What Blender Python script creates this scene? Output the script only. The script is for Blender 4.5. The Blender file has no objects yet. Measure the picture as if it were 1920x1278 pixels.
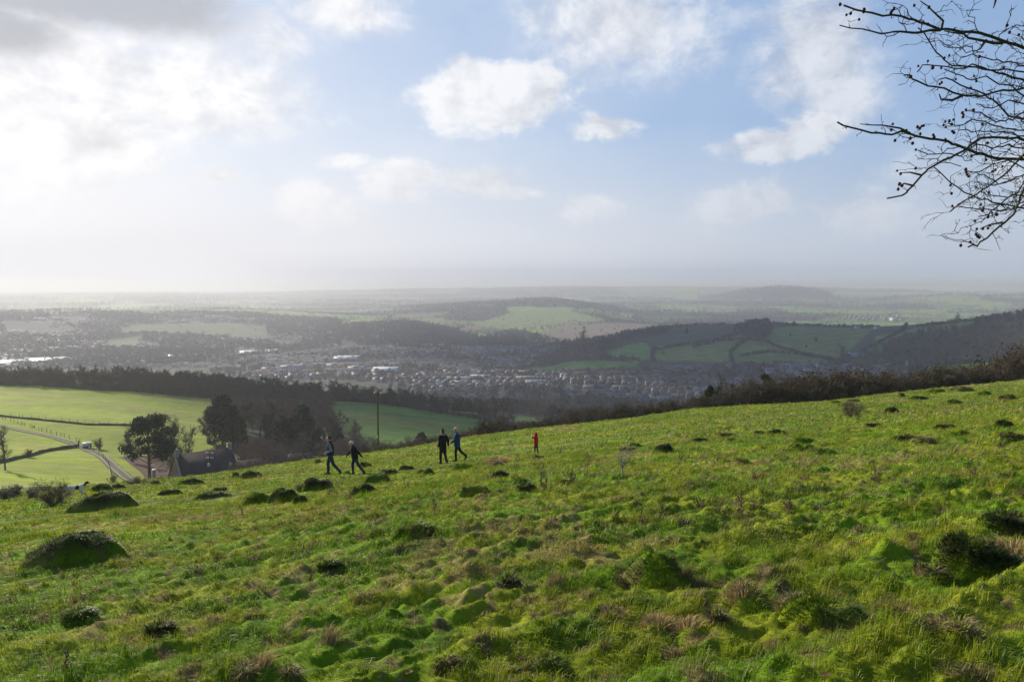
import bpy, bmesh, math, random
import numpy as np
from mathutils import Vector, Matrix, Quaternion
R = math.radians
scene = bpy.context.scene
COL = scene.collection
# ------------------------------------------------------------------ camera
F = 28 / 36 * 1920
EYE_Y = 536.0
PITCH = math.atan((639 - EYE_Y) / F)
cam_d = bpy.data.cameras.new('camera'); cam = bpy.data.objects.new('camera', cam_d); COL.objects.link(cam)
cam_d.lens = 28; cam_d.sensor_width = 36; cam_d.clip_start = 0.05; cam_d.clip_end = 60000
cam.location = (0, 0, 0); cam.rotation_euler = (math.pi / 2 - PITCH, 0, 0)
scene.camera = cam
# ------------------------------------------------------------------ light
SUN_AZ, SUN_EL = R(-48), R(24)
S = Vector((math.sin(SUN_AZ) * math.cos(SUN_EL), math.cos(SUN_AZ) * math.cos(SUN_EL), math.sin(SUN_EL)))
sd = bpy.data.lights.new('sun', 'SUN'); sd.energy = 5.0; sd.angle = R(0.5); sd.color = (1.0, 0.90, 0.74)
sun = bpy.data.objects.new('sun', sd); COL.objects.link(sun); sun.rotation_euler = S.to_track_quat('Z', 'Y').to_euler()
scene.view_settings.view_transform = 'Standard'; scene.view_settings.look = 'None'
scene.view_settings.exposure = 0.5; scene.view_settings.gamma = 1; scene.view_settings.use_curve_mapping = False
cy = scene.cycles
cy.max_bounces = 6; cy.diffuse_bounces = 2; cy.glossy_bounces = 2; cy.transmission_bounces = 3; cy.volume_bounces = 2; cy.transparent_max_bounces = 8
cy.use_denoising = True; cy.sample_clamp_indirect = 4; cy.caustics_reflective = False; cy.caustics_refractive = False


def ray(px, py):
    u = (px - 960) / F; v = (639 - py) / F
    d = np.array([u, math.cos(PITCH) + v * math.sin(PITCH), -math.sin(PITCH) + v * math.cos(PITCH)])
    return d


def azel(px, py):
    d = ray(px, py)
    return math.atan2(d[0], d[1]), math.atan2(d[2], math.hypot(d[0], d[1]))


def pix_at(px, py, r):
    "point on the sight line of a pixel at ground distance r from the camera"
    d = ray(px, py); h = math.hypot(d[0], d[1])
    return Vector(d / h * r)


# ------------------------------------------------------------------ world: sky and clouds
def build_world():
    w = bpy.data.worlds.new('World'); scene.world = w; w.use_nodes = True
    nt = w.node_tree; nt.nodes.clear(); N = nt.nodes; L = nt.links

    def mth(op, a, b=None, c=None, clamp=False):
        n = N.new('ShaderNodeMath'); n.operation = op; n.use_clamp = clamp
        for i, v in enumerate((a, b, c)):
            if v is None: continue
            if isinstance(v, (int, float)): n.inputs[i].default_value = v
            else: L.new(v, n.inputs[i])
        return n.outputs[0]

    def sstep(x, lo, hi):
        n = N.new('ShaderNodeMapRange'); n.interpolation_type = 'SMOOTHSTEP'
        L.new(x, n.inputs[0]); n.inputs[1].default_value = lo; n.inputs[2].default_value = hi
        return n.outputs[0]

    def mixc(f, a, b):
        n = N.new('ShaderNodeMix'); n.data_type = 'RGBA'
        if isinstance(f, (int, float)): n.inputs[0].default_value = f
        else: L.new(f, n.inputs[0])
        for s, v in ((6, a), (7, b)):
            if isinstance(v, tuple): n.inputs[s].default_value = (*v, 1)
            else: L.new(v, n.inputs[s])
        return n.outputs[2]
    tc = N.new('ShaderNodeTexCoord'); sep = N.new('ShaderNodeSeparateXYZ'); L.new(tc.outputs['Generated'], sep.inputs[0])
    x, y, z = sep.outputs
    az = mth('ARCTAN2', x, y); el = mth('ARCSINE', z)
    sky = N.new('ShaderNodeTexSky'); sky.sky_type = 'NISHITA'; sky.sun_disc = False
    sky.sun_elevation = SUN_EL; sky.sun_rotation = SUN_AZ; sky.altitude = 150; sky.air_density = 1.0; sky.dust_density = 1.6; sky.ozone_density = 1.2
    skyc = N.new('ShaderNodeVectorMath'); skyc.operation = 'SCALE'; L.new(sky.outputs[0], skyc.inputs[0]); skyc.inputs[3].default_value = SKY_STRENGTH
    # cloud field
    pz = mth('ADD', mth('MAXIMUM', z, 0.0), 0.16)
    cp = N.new('ShaderNodeCombineXYZ'); L.new(mth('DIVIDE', x, pz), cp.inputs[0]); L.new(mth('DIVIDE', y, pz), cp.inputs[1])

    def fbm(vec, scale, detail, off=(0, 0, 0), rough=.55, dist=0.0):
        m = N.new('ShaderNodeMapping'); L.new(vec, m.inputs[0]); m.inputs[1].default_value = off
        n = N.new('ShaderNodeTexNoise'); n.inputs['Scale'].default_value = scale; n.inputs['Detail'].default_value = detail
        n.inputs['Roughness'].default_value = rough; n.inputs['Distortion'].default_value = dist
        L.new(m.outputs[0], n.inputs['Vector']); return n.outputs[0]
    # direction based noise (no horizon squeeze) for the modelled clouds
    ae = N.new('ShaderNodeCombineXYZ'); L.new(az, ae.inputs[0]); L.new(mth('MULTIPLY', el, 1.35), ae.inputs[1])
    AE = ae.outputs[0]
    n1 = fbm(AE, 5.0, 7, (3.1, 1.7, 0), .58, .25)
    n2 = fbm(AE, 16.0, 6, (7.1, 2.7, 0), .62, .3)
    sx, sy = math.sin(SUN_AZ), math.cos(SUN_AZ)
    n1s = fbm(AE, 5.0, 7, (3.1 - .035, 1.7 + .02, 0), .58, .25)
    n2s = fbm(AE, 16.0, 6, (7.1 - .018, 2.7 + .012, 0), .62, .3)
    n3 = fbm(AE, 42.0, 5, (1.1, 5.7, 0), .62, .2)
    nn = mth('ADD', mth('MULTIPLY', mth('SUBTRACT', n1, .5), 1.5), mth('ADD', mth('MULTIPLY', mth('SUBTRACT', n2, .5), 1.3), mth('MULTIPLY', mth('SUBTRACT', n3, .5), .7)))

    def blobs(lst, noise_amt, lo, hi):
        acc = None
        for (bx, by, bw, bh, k) in lst:
            a, e = azel(bx, by)
            a2, _ = azel(bx + bw / 2, by); _, e2 = azel(bx, by - bh / 2)
            sa, se = abs(a2 - a), abs(e2 - e)
            v = N.new('ShaderNodeVectorMath'); v.operation = 'SUBTRACT'
            cc = N.new('ShaderNodeCombineXYZ'); L.new(az, cc.inputs[0]); L.new(el, cc.inputs[1])
            L.new(cc.outputs[0], v.inputs[0]); v.inputs[1].default_value = (a, e, 0)
            v2 = N.new('ShaderNodeVectorMath'); v2.operation = 'MULTIPLY'; L.new(v.outputs[0], v2.inputs[0]); v2.inputs[1].default_value = (1 / sa, 1 / se, 0)
            v3 = N.new('ShaderNodeVectorMath'); v3.operation = 'LENGTH'; L.new(v2.outputs[0], v3.inputs[0])
            f = mth('MULTIPLY', mth('SUBTRACT', 1.0, v3.outputs['Value']), k)
            acc = f if acc is None else mth('MAXIMUM', acc, f)
        d = mth('ADD', acc, mth('MULTIPLY', nn, noise_amt))
        return sstep(d, lo, hi), acc
    sharp, _ = blobs([(905, 190, 330, 130, 1), (880, 150, 130, 110, 1), (985, 170, 150, 120, 1), (1135, 238, 170, 60, .8),
                      (1450, 272, 230, 70, 1), (1520, 248, 140, 70, 1),
                      (745, 340, 170, 80, .8), (905, 345, 190, 60, .8), (960, 360, 120, 40, .8), (1100, 390, 140, 60, .6), (590, 385, 160, 90, .7), (640, 300, 100, 40, .6),
                      (190, 262, 150, 100, 1), (250, 300, 120, 70, .9), (1640, 395, 200, 90, .5), (1380, 385, 260, 80, .5), (420, 330, 150, 60, .6)], .85, -.12, .36)
    soft, _ = blobs([(640, 20, 250, 130, 1), (1180, 40, 400, 230, .9), (1535, 90, 260, 280, 1), (1570, 170, 190, 160, 1),
                     (250, 170, 760, 260, 1.3), (60, 280, 360, 330, 1.0), (470, 210, 200, 90, .8), (1800, 330, 400, 120, .35), (520, 80, 160, 120, .6)], .95, -.28, .72)
    dark, _ = blobs([(150, -10, 760, 170, 1.4), (20, 60, 300, 130, 1.1), (190, 270, 130, 70, .55)], .7, -.05, .9)
    hazy = mth('POWER', sstep(el, R(11.5), R(0.0)), .8)
    # left side is veiled by thin bright cloud, right side is clear
    side = sstep(az, R(34), R(-32))
    up = sstep(el, R(34), R(4))
    veil = mth('MULTIPLY', mth('MULTIPLY', side, up), .68)
    veil = mth('ADD', veil, mth('MULTIPLY', mth('SUBTRACT', n1, .45), .5), clamp=True)
    # cloud brightness depends on glow round the sun
    sv = N.new('ShaderNodeVectorMath'); sv.operation = 'DOT_PRODUCT'; L.new(tc.outputs['Generated'], sv.inputs[0]); sv.inputs[1].default_value = tuple(S)
    glow = sstep(sv.outputs['Value'], math.cos(R(75)), 1.0)
    lit = mixc(glow, (.74, .77, .83), (1.05, 1.03, 1.02))
    shade = mixc(glow, (.46, .50, .58), (.80, .80, .83))
    relief = mth('ADD', mth('ADD', .62, mth('MULTIPLY', mth('SUBTRACT', n1, n1s), 4.5)), mth('MULTIPLY', mth('SUBTRACT', n2, n2s), 2.6), clamp=True)
    cl = mixc(relief, shade, lit)
    lowc = mixc(sstep(az, R(36), R(-30)), (.51, .57, .67), (.88, .87, .90))
    base = mixc(.6, skyc.outputs[0], (.33, .50, .82))
    c = mixc(veil, base, mixc(glow, (.60, .68, .80), (.93, .93, .95)))
    c = mixc(mth('MULTIPLY', soft, .82), c, cl)
    c = mixc(mth('MULTIPLY', sharp, .85), c, cl)
    c = mixc(mth('MULTIPLY', dark, .85), c, (.46, .475, .52))
    lown = mth('MULTIPLY', hazy, mth('ADD', .95, mth('MULTIPLY', mth('SUBTRACT', n1, .5), .5)), clamp=True)
    c = mixc(lown, c, lowc)
    away = mth('MAXIMUM', sstep(mth('ABSOLUTE', az), R(44), R(75)), sstep(el, R(22), R(40)))
    c = mixc(mth('MULTIPLY', away, .85), c, (.15, .24, .44))   # sky outside the view darkened to weaken its fill light
    bg = N.new('ShaderNodeBackground'); L.new(c, bg.inputs[0]); bg.inputs[1].default_value = 0.75
    out = N.new('ShaderNodeOutputWorld'); L.new(bg.outputs[0], out.inputs[0])
    w.cycles.sampling_method = 'MANUAL'; w.cycles.sample_map_resolution = 512


SKY_STRENGTH = 0.10
build_world()
# ------------------------------------------------------------------ numpy noise
def hsh(ix, iy, seed):
    h = (ix.astype(np.int64) * 374761393 + iy.astype(np.int64) * 668265263 + seed * 1442695041) & 0xFFFFFFFF
    h = ((h ^ (h >> 13)) * 1274126177) & 0xFFFFFFFF
    h = ((h ^ (h >> 16)) * 2246822519) & 0xFFFFFFFF
    return ((h ^ (h >> 15)) & 0xFFFFFF) / float(0xFFFFFF)


def vn(x, y, seed=0):
    ix = np.floor(x); iy = np.floor(y); fx = x - ix; fy = y - iy
    fx = fx * fx * (3 - 2 * fx); fy = fy * fy * (3 - 2 * fy)
    a = hsh(ix, iy, seed); b = hsh(ix + 1, iy, seed); c = hsh(ix, iy + 1, seed); d = hsh(ix + 1, iy + 1, seed)
    return (a * (1 - fx) + b * fx) * (1 - fy) + (c * (1 - fx) + d * fx) * fy


def fb(x, y, oct=4, seed=0):
    s = 0; a = .5; t = 0
    for o in range(oct):
        s = s + a * vn(x * 2 ** o + 17.3 * o, y * 2 ** o - 9.1 * o, seed + o); t += a; a *= .5
    return s / t


def bumps(x, y, cell, rmin, rmax, prob, seed):
    "scattered rounded hummocks, one candidate to a cell"
    ix0 = np.floor(x / cell); iy0 = np.floor(y / cell); out = np.zeros_like(x)
    for dx in (-1, 0, 1):
        for dy in (-1, 0, 1):
            ix = ix0 + dx; iy = iy0 + dy
            cx = (ix + .15 + .7 * hsh(ix, iy, seed)) * cell; cyy = (iy + .15 + .7 * hsh(ix, iy, seed + 1)) * cell
            rr = rmin + (rmax - rmin) * hsh(ix, iy, seed + 2); on = hsh(ix, iy, seed + 3) < prob
            d2 = ((x - cx) ** 2 + (y - cyy) ** 2) / rr ** 2
            b = np.where(on & (d2 < 1), (1 - d2) ** 1.15 * (.5 + .8 * hsh(ix, iy, seed + 4)) * rr / rmax, 0)
            out = np.maximum(out, b)
    return out


# ------------------------------------------------------------------ terrain
CREST = [(-420, 968, 47), (0, 932, 50), (100, 920, 50), (240, 905, 52), (400, 890, 53), (480, 879, 55), (560, 866, 56), (650, 854, 58), (720, 846, 58),
         (800, 836, 59), (880, 822, 60), (930, 815, 61), (1000, 806, 62), (1100, 795, 64), (1200, 783, 66), (1300, 770, 70), (1400, 763, 73),
         (1500, 757, 75), (1560, 753, 76), (1650, 742, 78), (1700, 737, 79), (1800, 726, 82), (1920, 713, 86), (2340, 676, 92)]
KN = {  # px: knots behind the crest, (distance, pixel row seen) or (distance, None, height)
    -420: [(110, 935), (180, 890), (250, 825), (350, 765), (450, 722), (520, None, -56), (700, None, -95), (1000, None, -138)],
    0: [(110, 915), (180, 880), (250, 820), (350, 765), (450, 724), (520, None, -58), (700, None, -95), (1000, None, -138)],
    240: [(110, 916), (170, 897), (230, 838), (330, 772), (450, 731), (520, None, -62), (700, None, -100), (1000, None, -140)],
    480: [(110, 905), (176, 897), (260, 832), (350, 782), (450, 745), (520, None, -70), (700, None, -105), (1000, None, -142)],
    720: [(110, 872), (180, 864), (280, 826), (360, 784), (440, 757), (520, None, -82), (700, None, -112), (1000, None, -145)],
    960: [(110, 850), (180, 850), (280, 824), (400, 796), (460, 782), (560, None, -92), (720, None, -115), (1000, None, -146)],
    1200: [(115, 825), (180, None, -41), (280, None, -64), (400, None, -86), (500, None, -100), (600, None, -112), (760, None, -130), (1000, None, -147)],
    1440: [(120, None, -22), (180, None, -39), (280, None, -62), (400, None, -84), (500, None, -98), (600, None, -111), (760, None, -129), (1000, None, -146)],
    1680: [(125, None, -20), (185, None, -36), (280, None, -57), (400, None, -79), (500, None, -94), (600, None, -107), (760, None, -126), (1000, None, -144)],
    1920: [(130, None, -19), (190, None, -34), (280, None, -54), (400, None, -76), (500, None, -91), (600, None, -105), (760, None, -124), (1000, None, -142)],
    2340: [(135, None, -16), (190, None, -30), (280, None, -50), (400, None, -72), (500, None, -88), (600, None, -102), (760, None, -120), (1000, None, -140)],
}
FARK = [(1400, -152), (2000, -158), (3000, -160), (5000, -152), (8000, -140), (15000, -125), (30000, -120)]
RIDGES = [  # (px, row of the top, distance), width
    ([(960, 700, 1650), (1060, 662, 1700), (1130, 642, 1800), (1180, 624, 1900), (1250, 616, 2000), (1400, 606, 2050), (1500, 609, 2100), (1620, 614, 2000), (1700, 611, 1900), (1800, 600, 1800), (1920, 590, 1700), (2340, 580, 1600)], 400),
    ([(-420, 592, 3300), (0, 588, 3300), (150, 582, 3400), (300, 581, 3500), (450, 581, 3500), (550, 588, 3400), (640, 595, 3200), (760, 605, 2900), (850, 622, 2600), (930, 665, 2400)], 900),
    ([(560, 615, 3900), (620, 596, 4000), (700, 588, 4200), (850, 573, 4500), (950, 564, 4800), (1030, 560, 4900), (1080, 567, 4700), (1150, 582, 4300), (1250, 600, 4000), (1330, 625, 3900)], 1050),
    ([(-420, 556, 9000), (0, 555, 9000), (150, 558, 9000), (260, 554, 8800), (330, 551, 8700), (380, 556, 8700), (450, 557, 9000), (640, 550, 9500), (800, 548, 9500), (960, 545, 9500), (1100, 547, 9500), (1180, 553, 9500), (1300, 575, 9500)], 1400),
    ([(1290, 575, 8000), (1330, 560, 8000), (1400, 544, 8000), (1450, 539, 8000), (1500, 540, 8000), (1545, 547, 8000), (1600, 562, 8000)], 900),
    ([(1560, 580, 7000), (1660, 560, 7000), (1800, 553, 7000), (1920, 557, 7000), (2340, 560, 7000)], 900),
    ([(-420, 553, 11000), (0, 552, 11000), (200, 549, 11000), (400, 551, 11000), (600, 545, 11000), (900, 540, 11000), (1000, 538, 11000), (1150, 537.5, 11000), (1250, 536, 11000), (1330, 537, 11000), (1500, 538, 11000), (1600, 541, 11000), (1750, 545, 11000), (1920, 548, 11000), (2340, 552, 11000)], 2200),
]


def zpix(px, py, r):
    d = ray(px, py); return d[2] / math.hypot(d[0], d[1]) * r


def pchip(xk, yk, x):
    xk = np.asarray(xk, float); yk = np.asarray(yk, float); h = np.diff(xk); dl = np.diff(yk) / h
    m = np.zeros_like(yk); m[0] = dl[0]; m[-1] = dl[-1]
    for i in range(1, len(xk) - 1):
        m[i] = 0 if dl[i - 1] * dl[i] <= 0 else (h[i - 1] + h[i]) * 1.0 / ((h[i - 1]) / dl[i - 1] + h[i] / dl[i])
    i = np.clip(np.searchsorted(xk, x) - 1, 0, len(xk) - 2); t = (x - xk[i]) / h[i]
    return ((1 + 2 * t) * (1 - t) ** 2 * yk[i] + t * (1 - t) ** 2 * h[i] * m[i] + t * t * (3 - 2 * t) * yk[i + 1] + t * t * (t - 1) * h[i] * m[i + 1])


LR = np.linspace(math.log(1.0), math.log(30000), 1400); RR = np.exp(LR)
AZG = np.radians(np.linspace(-180, 180, 1441))


def build_table():
    ca = np.array([azel(p, y)[0] for p, y, r in CREST]); crr = np.array([r * 1.15 for _, _, r in CREST], float)
    cz = np.array([zpix(p, y, r * 1.15) for p, y, r in CREST])
    ks = sorted(KN); ka = np.array([azel(p, 760)[0] for p in ks])
    kr = np.array([[k[0] for k in KN[p]] for p in ks], float)
    kz = np.array([[k[2] if k[1] is None else zpix(p, k[1], k[0]) for k in KN[p]] for p in ks])
    T = np.zeros((len(AZG), len(RR)))
    rid = [([azel(p, y)[0] for p, y, r in l], [zpix(p, y, r) for p, y, r in l], [r for p, y, r in l], w) for l, w in RIDGES]
    for i, a in enumerate(AZG):
        ac = np.clip(a, ca[0], ca[-1]); kc = np.clip(a, ka[0], ka[-1])
        rc = np.interp(ac, ca, crr); zc = np.interp(ac, ca, cz)
        xs = [1.0, .3 * rc, .6 * rc, .82 * rc, rc]; sl = (zc + 1.65) / rc
        ys = [-1.65 + sl, -1.65 + .3 * rc * sl - .2, -1.65 + .6 * rc * sl - .3, -1.65 + .82 * rc * sl - .14, zc]
        for j in range(kr.shape[1]):
            xs.append(np.interp(kc, ka, kr[:, j])); ys.append(np.interp(kc, ka, kz[:, j]))
        for r, z in FARK: xs.append(r); ys.append(z)
        prof = pchip(xs, ys, RR)
        wout = min(1, max(0, (abs(math.degrees(a)) - 42) / 25))   # beyond the frame the hill simply goes on as a slope
        if wout > 0:
            s = .17 * math.cos(a) - .111 * math.sin(a)
            lin = -1.65 - s * 160 * (1 - np.exp(-RR / 160)) ** 1.0
            prof = prof * (1 - wout) + np.where(RR < 400, lin, lin + (prof - lin) * np.clip((RR - 400) / 2500, 0, 1)) * wout
        base = prof.copy()
        for ra, rz, rr_, w in rid:
            if a < ra[0] - .02 or a > ra[-1] + .02: continue
            zt = np.interp(a, ra, rz); r0 = np.interp(a, ra, rr_)
            fl = np.interp(r0, RR, base); 
            g = np.exp(-((RR - r0) / w) ** 2)
            fade = min(1, max(0, (a - ra[0] + .0) / .03), max(0, (ra[-1] - a) / .03)) if abs(a) < R(36) else 1
            hgt = max(0, zt - fl) * fade
            prof = np.maximum(prof, base + hgt * g) if hgt > 0 else prof
        T[i] = prof
    # soften across the sight lines a little, more with distance
    k = np.array([.1, .2, .4, .2, .1]); P = np.pad(T, ((2, 2), (0, 0)), mode='wrap')
    T = sum(k[j] * P[j:j + T.shape[0]] for j in range(5))
    return T


TAB = build_table()
_ca = np.array([azel(p, y)[0] for p, y, r in CREST]); _cr = np.array([r * 1.15 for _, _, r in CREST], float)


def H(x, y, detail=True):
    x = np.asarray(x, float); y = np.asarray(y, float)
    r = np.maximum(np.hypot(x, y), 1e-3); a = np.arctan2(x, y)
    fi = (a + math.pi) / (2 * math.pi) * (len(AZG) - 1); i = np.clip(np.floor(fi).astype(int), 0, len(AZG) - 2); fi = fi - i
    fj = (np.log(np.maximum(r, 1.0)) - LR[0]) / (LR[1] - LR[0]); j = np.clip(np.floor(fj).astype(int), 0, len(LR) - 2); fj = np.clip(fj - j, 0, 1)
    z = (TAB[i, j] * (1 - fi) + TAB[i + 1, j] * fi) * (1 - fj) + (TAB[i, j + 1] * (1 - fi) + TAB[i + 1, j + 1] * fi) * fj
    z = np.where(r < 1.0, -1.65 + (z + 1.65) * r, z)
    if detail:
        near = np.clip((130 - r) / 40, 0, 1)
        mid = np.clip((r - 110) / 60, 0, 1) * np.clip((1500 - r) / 500, 0, 1); far = np.clip((r - 1300) / 1500, 0, 1)
        z = z + mid * ((fb(x / 60, y / 60, 3, 5) - .5) * 3.0 + (fb(x / 9, y / 9, 2, 8) - .5) * .35)
        z = z + far * (fb(x / 500, y / 500, 3, 9) - .5) * np.clip(r / 260, 10, 34)
        if near.max() > 0:
            z = z + near * near_relief(x, y, r)
    return z


def near_relief(x, y, r):
    g = (-.111 * x + .17 * y) / .203          # distance down the fall line
    t = (x * .17 + y * .111) / .203           # along the contour
    w = fb(x * .22, y * .22, 3, 31)
    ph = g / 1.35 + 2.2 * w + .5 * fb(t * .35, g * .9, 2, 77)
    f = ph - np.floor(ph); saw = np.where(f < .72, f / .72, (1 - f) / .28)
    terr = (saw - .5) * .22 * np.clip((26 - r) / 12, .25, 1) * np.clip(.35 + 1.3 * fb(x * .12, y * .12, 2, 12), 0, 1)
    und = (fb(x * .16, y * .16, 2, 3) - .5) * .34
    far = np.clip((r - 10) / 20, 0, 1)
    b1 = bumps(x, y, .42, .07, .19, .60, 100) * .055 * (1 - .3 * far)
    b2 = bumps(x, y, 1.5, .20, .48, .36, 200) * (.0 + .13 * far)
    b3 = bumps(x, y, 3.7, .3, .7, .25, 300) * .10 * far
    rid = 1 - np.abs(2 * fb(t * .75 + 3 * w, g * 2.1, 3, 45) - 1); fine = (fb(x * 6.5, y * 6.5, 3, 41) - .5) * .075 + (rid - .8) * .06 + (fb(t * 3.6, g * 8.5, 2, 47) - .5) * .10 + (vn(t * 10, g * 17, 49) - .5) * .05
    path = np.exp(-((g - 33 - 4 * (fb(t * .02, g * 0, 2, 91) - .5)) / 1.3) ** 2)     # the trodden path along the slope
    return und + (terr + b1 + b2 + b3 + fine) * (1 - .8 * path)


def ground_at(px, py, rmin=2.0, rmax=25000, detail=False):
    "where the sight line of a pixel meets the terrain"
    d = ray(px, py); h = math.hypot(d[0], d[1]); r = np.exp(np.linspace(math.log(rmin), math.log(rmax), 4000))
    x = d[0] / h * r; y = d[1] / h * r; z = d[2] / h * r
    g = H(x, y, detail); k = np.where(z <= g)[0]
    i = k[0] if len(k) else int(np.argmin(z - g))
    if i > 0 and len(k):
        a = (z[i - 1] - g[i - 1]); b = (z[i] - g[i]); t = a / (a - b + 1e-12); rr = r[i - 1] + t * (r[i] - r[i - 1])
    else: rr = r[i]
    X, Y = d[0] / h * rr, d[1] / h * rr
    return Vector((X, Y, float(H(np.array([X]), np.array([Y]), True)[0])))


def hz(x, y): return float(H(np.array([x]), np.array([y]))[0])


def to_px(P):
    P = np.asarray(P, float); c, s = math.cos(PITCH), math.sin(PITCH)
    dep = P[..., 1] * c - P[..., 2] * s; up = P[..., 1] * s + P[..., 2] * c
    return 960 + F * P[..., 0] / dep, 639 - F * up / dep


def inpoly(x, y, poly):
    c = np.zeros(x.shape, bool); n = len(poly)
    for i in range(n):
        x1, y1 = poly[i]; x2, y2 = poly[(i + 1) % n]
        if y1 == y2: continue
        k = ((y1 > y) != (y2 > y)) & (x < (x2 - x1) * (y - y1) / (y2 - y1) + x1); c ^= k
    return c


def wpoly(pts, rmin=120, rmax=20000):
    "world outline of a field or wood from where its corners are seen"
    out = []
    for p in pts:
        g = ground_at(p[0], p[1], p[2] if len(p) > 2 else rmin, rmax); out.append((g.x, g.y))
    return out


# ------------------------------------------------------------------ mesh helpers
def np_mesh(name, V, quads=None, tris=None, mats=(), midx=None, smooth=False, col=None, parent=None, link=True):
    me = bpy.data.meshes.new(name); V = np.ascontiguousarray(V, np.float32); me.vertices.add(len(V)); me.vertices.foreach_set('co', V.ravel())
    nq = 0 if quads is None else len(quads); ntr = 0 if tris is None else len(tris)
    loops = np.concatenate([np.asarray(quads, np.int32).ravel() if nq else np.zeros(0, np.int32), np.asarray(tris, np.int32).ravel() if ntr else np.zeros(0, np.int32)])
    me.loops.add(len(loops)); me.loops.foreach_set('vertex_index', loops)
    st = np.concatenate([np.arange(nq) * 4, nq * 4 + np.arange(ntr) * 3]).astype(np.int32)
    me.polygons.add(nq + ntr); me.polygons.foreach_set('loop_start', st)
    me.polygons.foreach_set('loop_total', np.concatenate([np.full(nq, 4), np.full(ntr, 3)]).astype(np.int32))
    if smooth: me.polygons.foreach_set('use_smooth', np.ones(nq + ntr, bool))
    if midx is not None: me.polygons.foreach_set('material_index', np.asarray(midx, np.int32))
    for m in mats: me.materials.append(m)
    if col is not None:
        for cn, cv in (col.items() if isinstance(col, dict) else (('Col', col),)):
            at = me.color_attributes.new(cn, 'FLOAT_COLOR', 'POINT'); c4 = np.ones((len(V), 4), np.float32); c4[:, :3] = cv; at.data.foreach_set('color', c4.ravel())
    me.update(calc_edges=True)
    o = bpy.data.objects.new(name, me)
    if link: COL.objects.link(o)
    if parent is not None: o.parent = parent
    return o


def tag(o, label=None, cat=None, group=None, kind=None):
    if label: o['label'] = label
    if cat: o['category'] = cat
    if group: o['group'] = group
    if kind: o['kind'] = kind
    return o


def thing(name, label, cat, loc=(0, 0, 0), rz=0, group=None):
    o = bpy.data.objects.new(name, None); COL.objects.link(o); o.location = loc; o.rotation_euler = (0, 0, rz); o.empty_display_size = .2
    return tag(o, label, cat, group)


def new_mat(name, base=(.5, .5, .5), rough=.8, spec=.3, vary=None, vscale=3, bump=0, bscale=20, island=0, transl=0, attr=None, coord='Object', mix_noise=None, metal=0):
    m = bpy.data.materials.new(name); m.use_nodes = True; nt = m.node_tree; N = nt.nodes; L = nt.links
    b = N['Principled BSDF']; b.inputs['Roughness'].default_value = rough; b.inputs['Specular IOR Level'].default_value = spec; b.inputs['Metallic'].default_value = metal
    tc = N.new('ShaderNodeTexCoord'); src = tc.outputs['Object']
    if coord == 'World':
        g = N.new('ShaderNodeNewGeometry'); src = g.outputs['Position']
    cur = None
    if attr:
        a = N.new('ShaderNodeAttribute'); a.attribute_name = attr; cur = a.outputs['Color']
    else:
        c = N.new('ShaderNodeRGB'); c.outputs[0].default_value = (*base, 1); cur = c.outputs[0]
    if vary:
        for k, (sc, colr, lo, hi) in enumerate(vary):
            n = N.new('ShaderNodeTexNoise'); n.inputs['Scale'].default_value = sc; n.inputs['Detail'].default_value = 5; n.inputs['Roughness'].default_value = .6
            mp = N.new('ShaderNodeMapping'); mp.inputs[1].default_value = (k * 11.3, k * 5.1, 0); L.new(src, mp.inputs[0]); L.new(mp.outputs[0], n.inputs['Vector'])
            mr = N.new('ShaderNodeMapRange'); mr.inputs[1].default_value = lo; mr.inputs[2].default_value = hi; L.new(n.outputs[0], mr.inputs[0])
            mx = N.new('ShaderNodeMix'); mx.data_type = 'RGBA'; L.new(mr.outputs[0], mx.inputs[0]); L.new(cur, mx.inputs[6]); mx.inputs[7].default_value = (*colr, 1); cur = mx.outputs[2]
    if island:
        g = N.new('ShaderNodeNewGeometry'); hv = N.new('ShaderNodeHueSaturation')
        mr = N.new('ShaderNodeMapRange'); L.new(g.outputs['Random Per Island'], mr.inputs[0]); mr.inputs[3].default_value = 1 - island; mr.inputs[4].default_value = 1 + island
        L.new(mr.outputs[0], hv.inputs['Value']); L.new(cur, hv.inputs['Color'])
        mr2 = N.new('ShaderNodeMapRange'); L.new(g.outputs['Random Per Island'], mr2.inputs[0]); mr2.inputs[3].default_value = .5 + island * .04; mr2.inputs[4].default_value = .5 - island * .04
        L.new(mr2.outputs[0], hv.inputs['Hue']); cur = hv.outputs[0]
    L.new(cur, b.inputs['Base Color'])
    if bump:
        n = N.new('ShaderNodeTexNoise'); n.inputs['Scale'].default_value = bscale; n.inputs['Detail'].default_value = 6; L.new(src, n.inputs['Vector'])
        bp = N.new('ShaderNodeBump'); bp.inputs['Strength'].default_value = 1; bp.inputs['Distance'].default_value = bump; L.new(n.outputs[0], bp.inputs['Height']); L.new(bp.outputs[0], b.inputs['Normal'])
    if transl:
        t = N.new('ShaderNodeBsdfTranslucent'); L.new(cur, t.inputs[0]); mx = N.new('ShaderNodeMixShader'); mx.inputs[0].default_value = transl
        L.new(b.outputs[0], mx.inputs[1]); L.new(t.outputs[0], mx.inputs[2]); L.new(mx.outputs[0], N['Material Output'].inputs[0])
    return m


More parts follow.
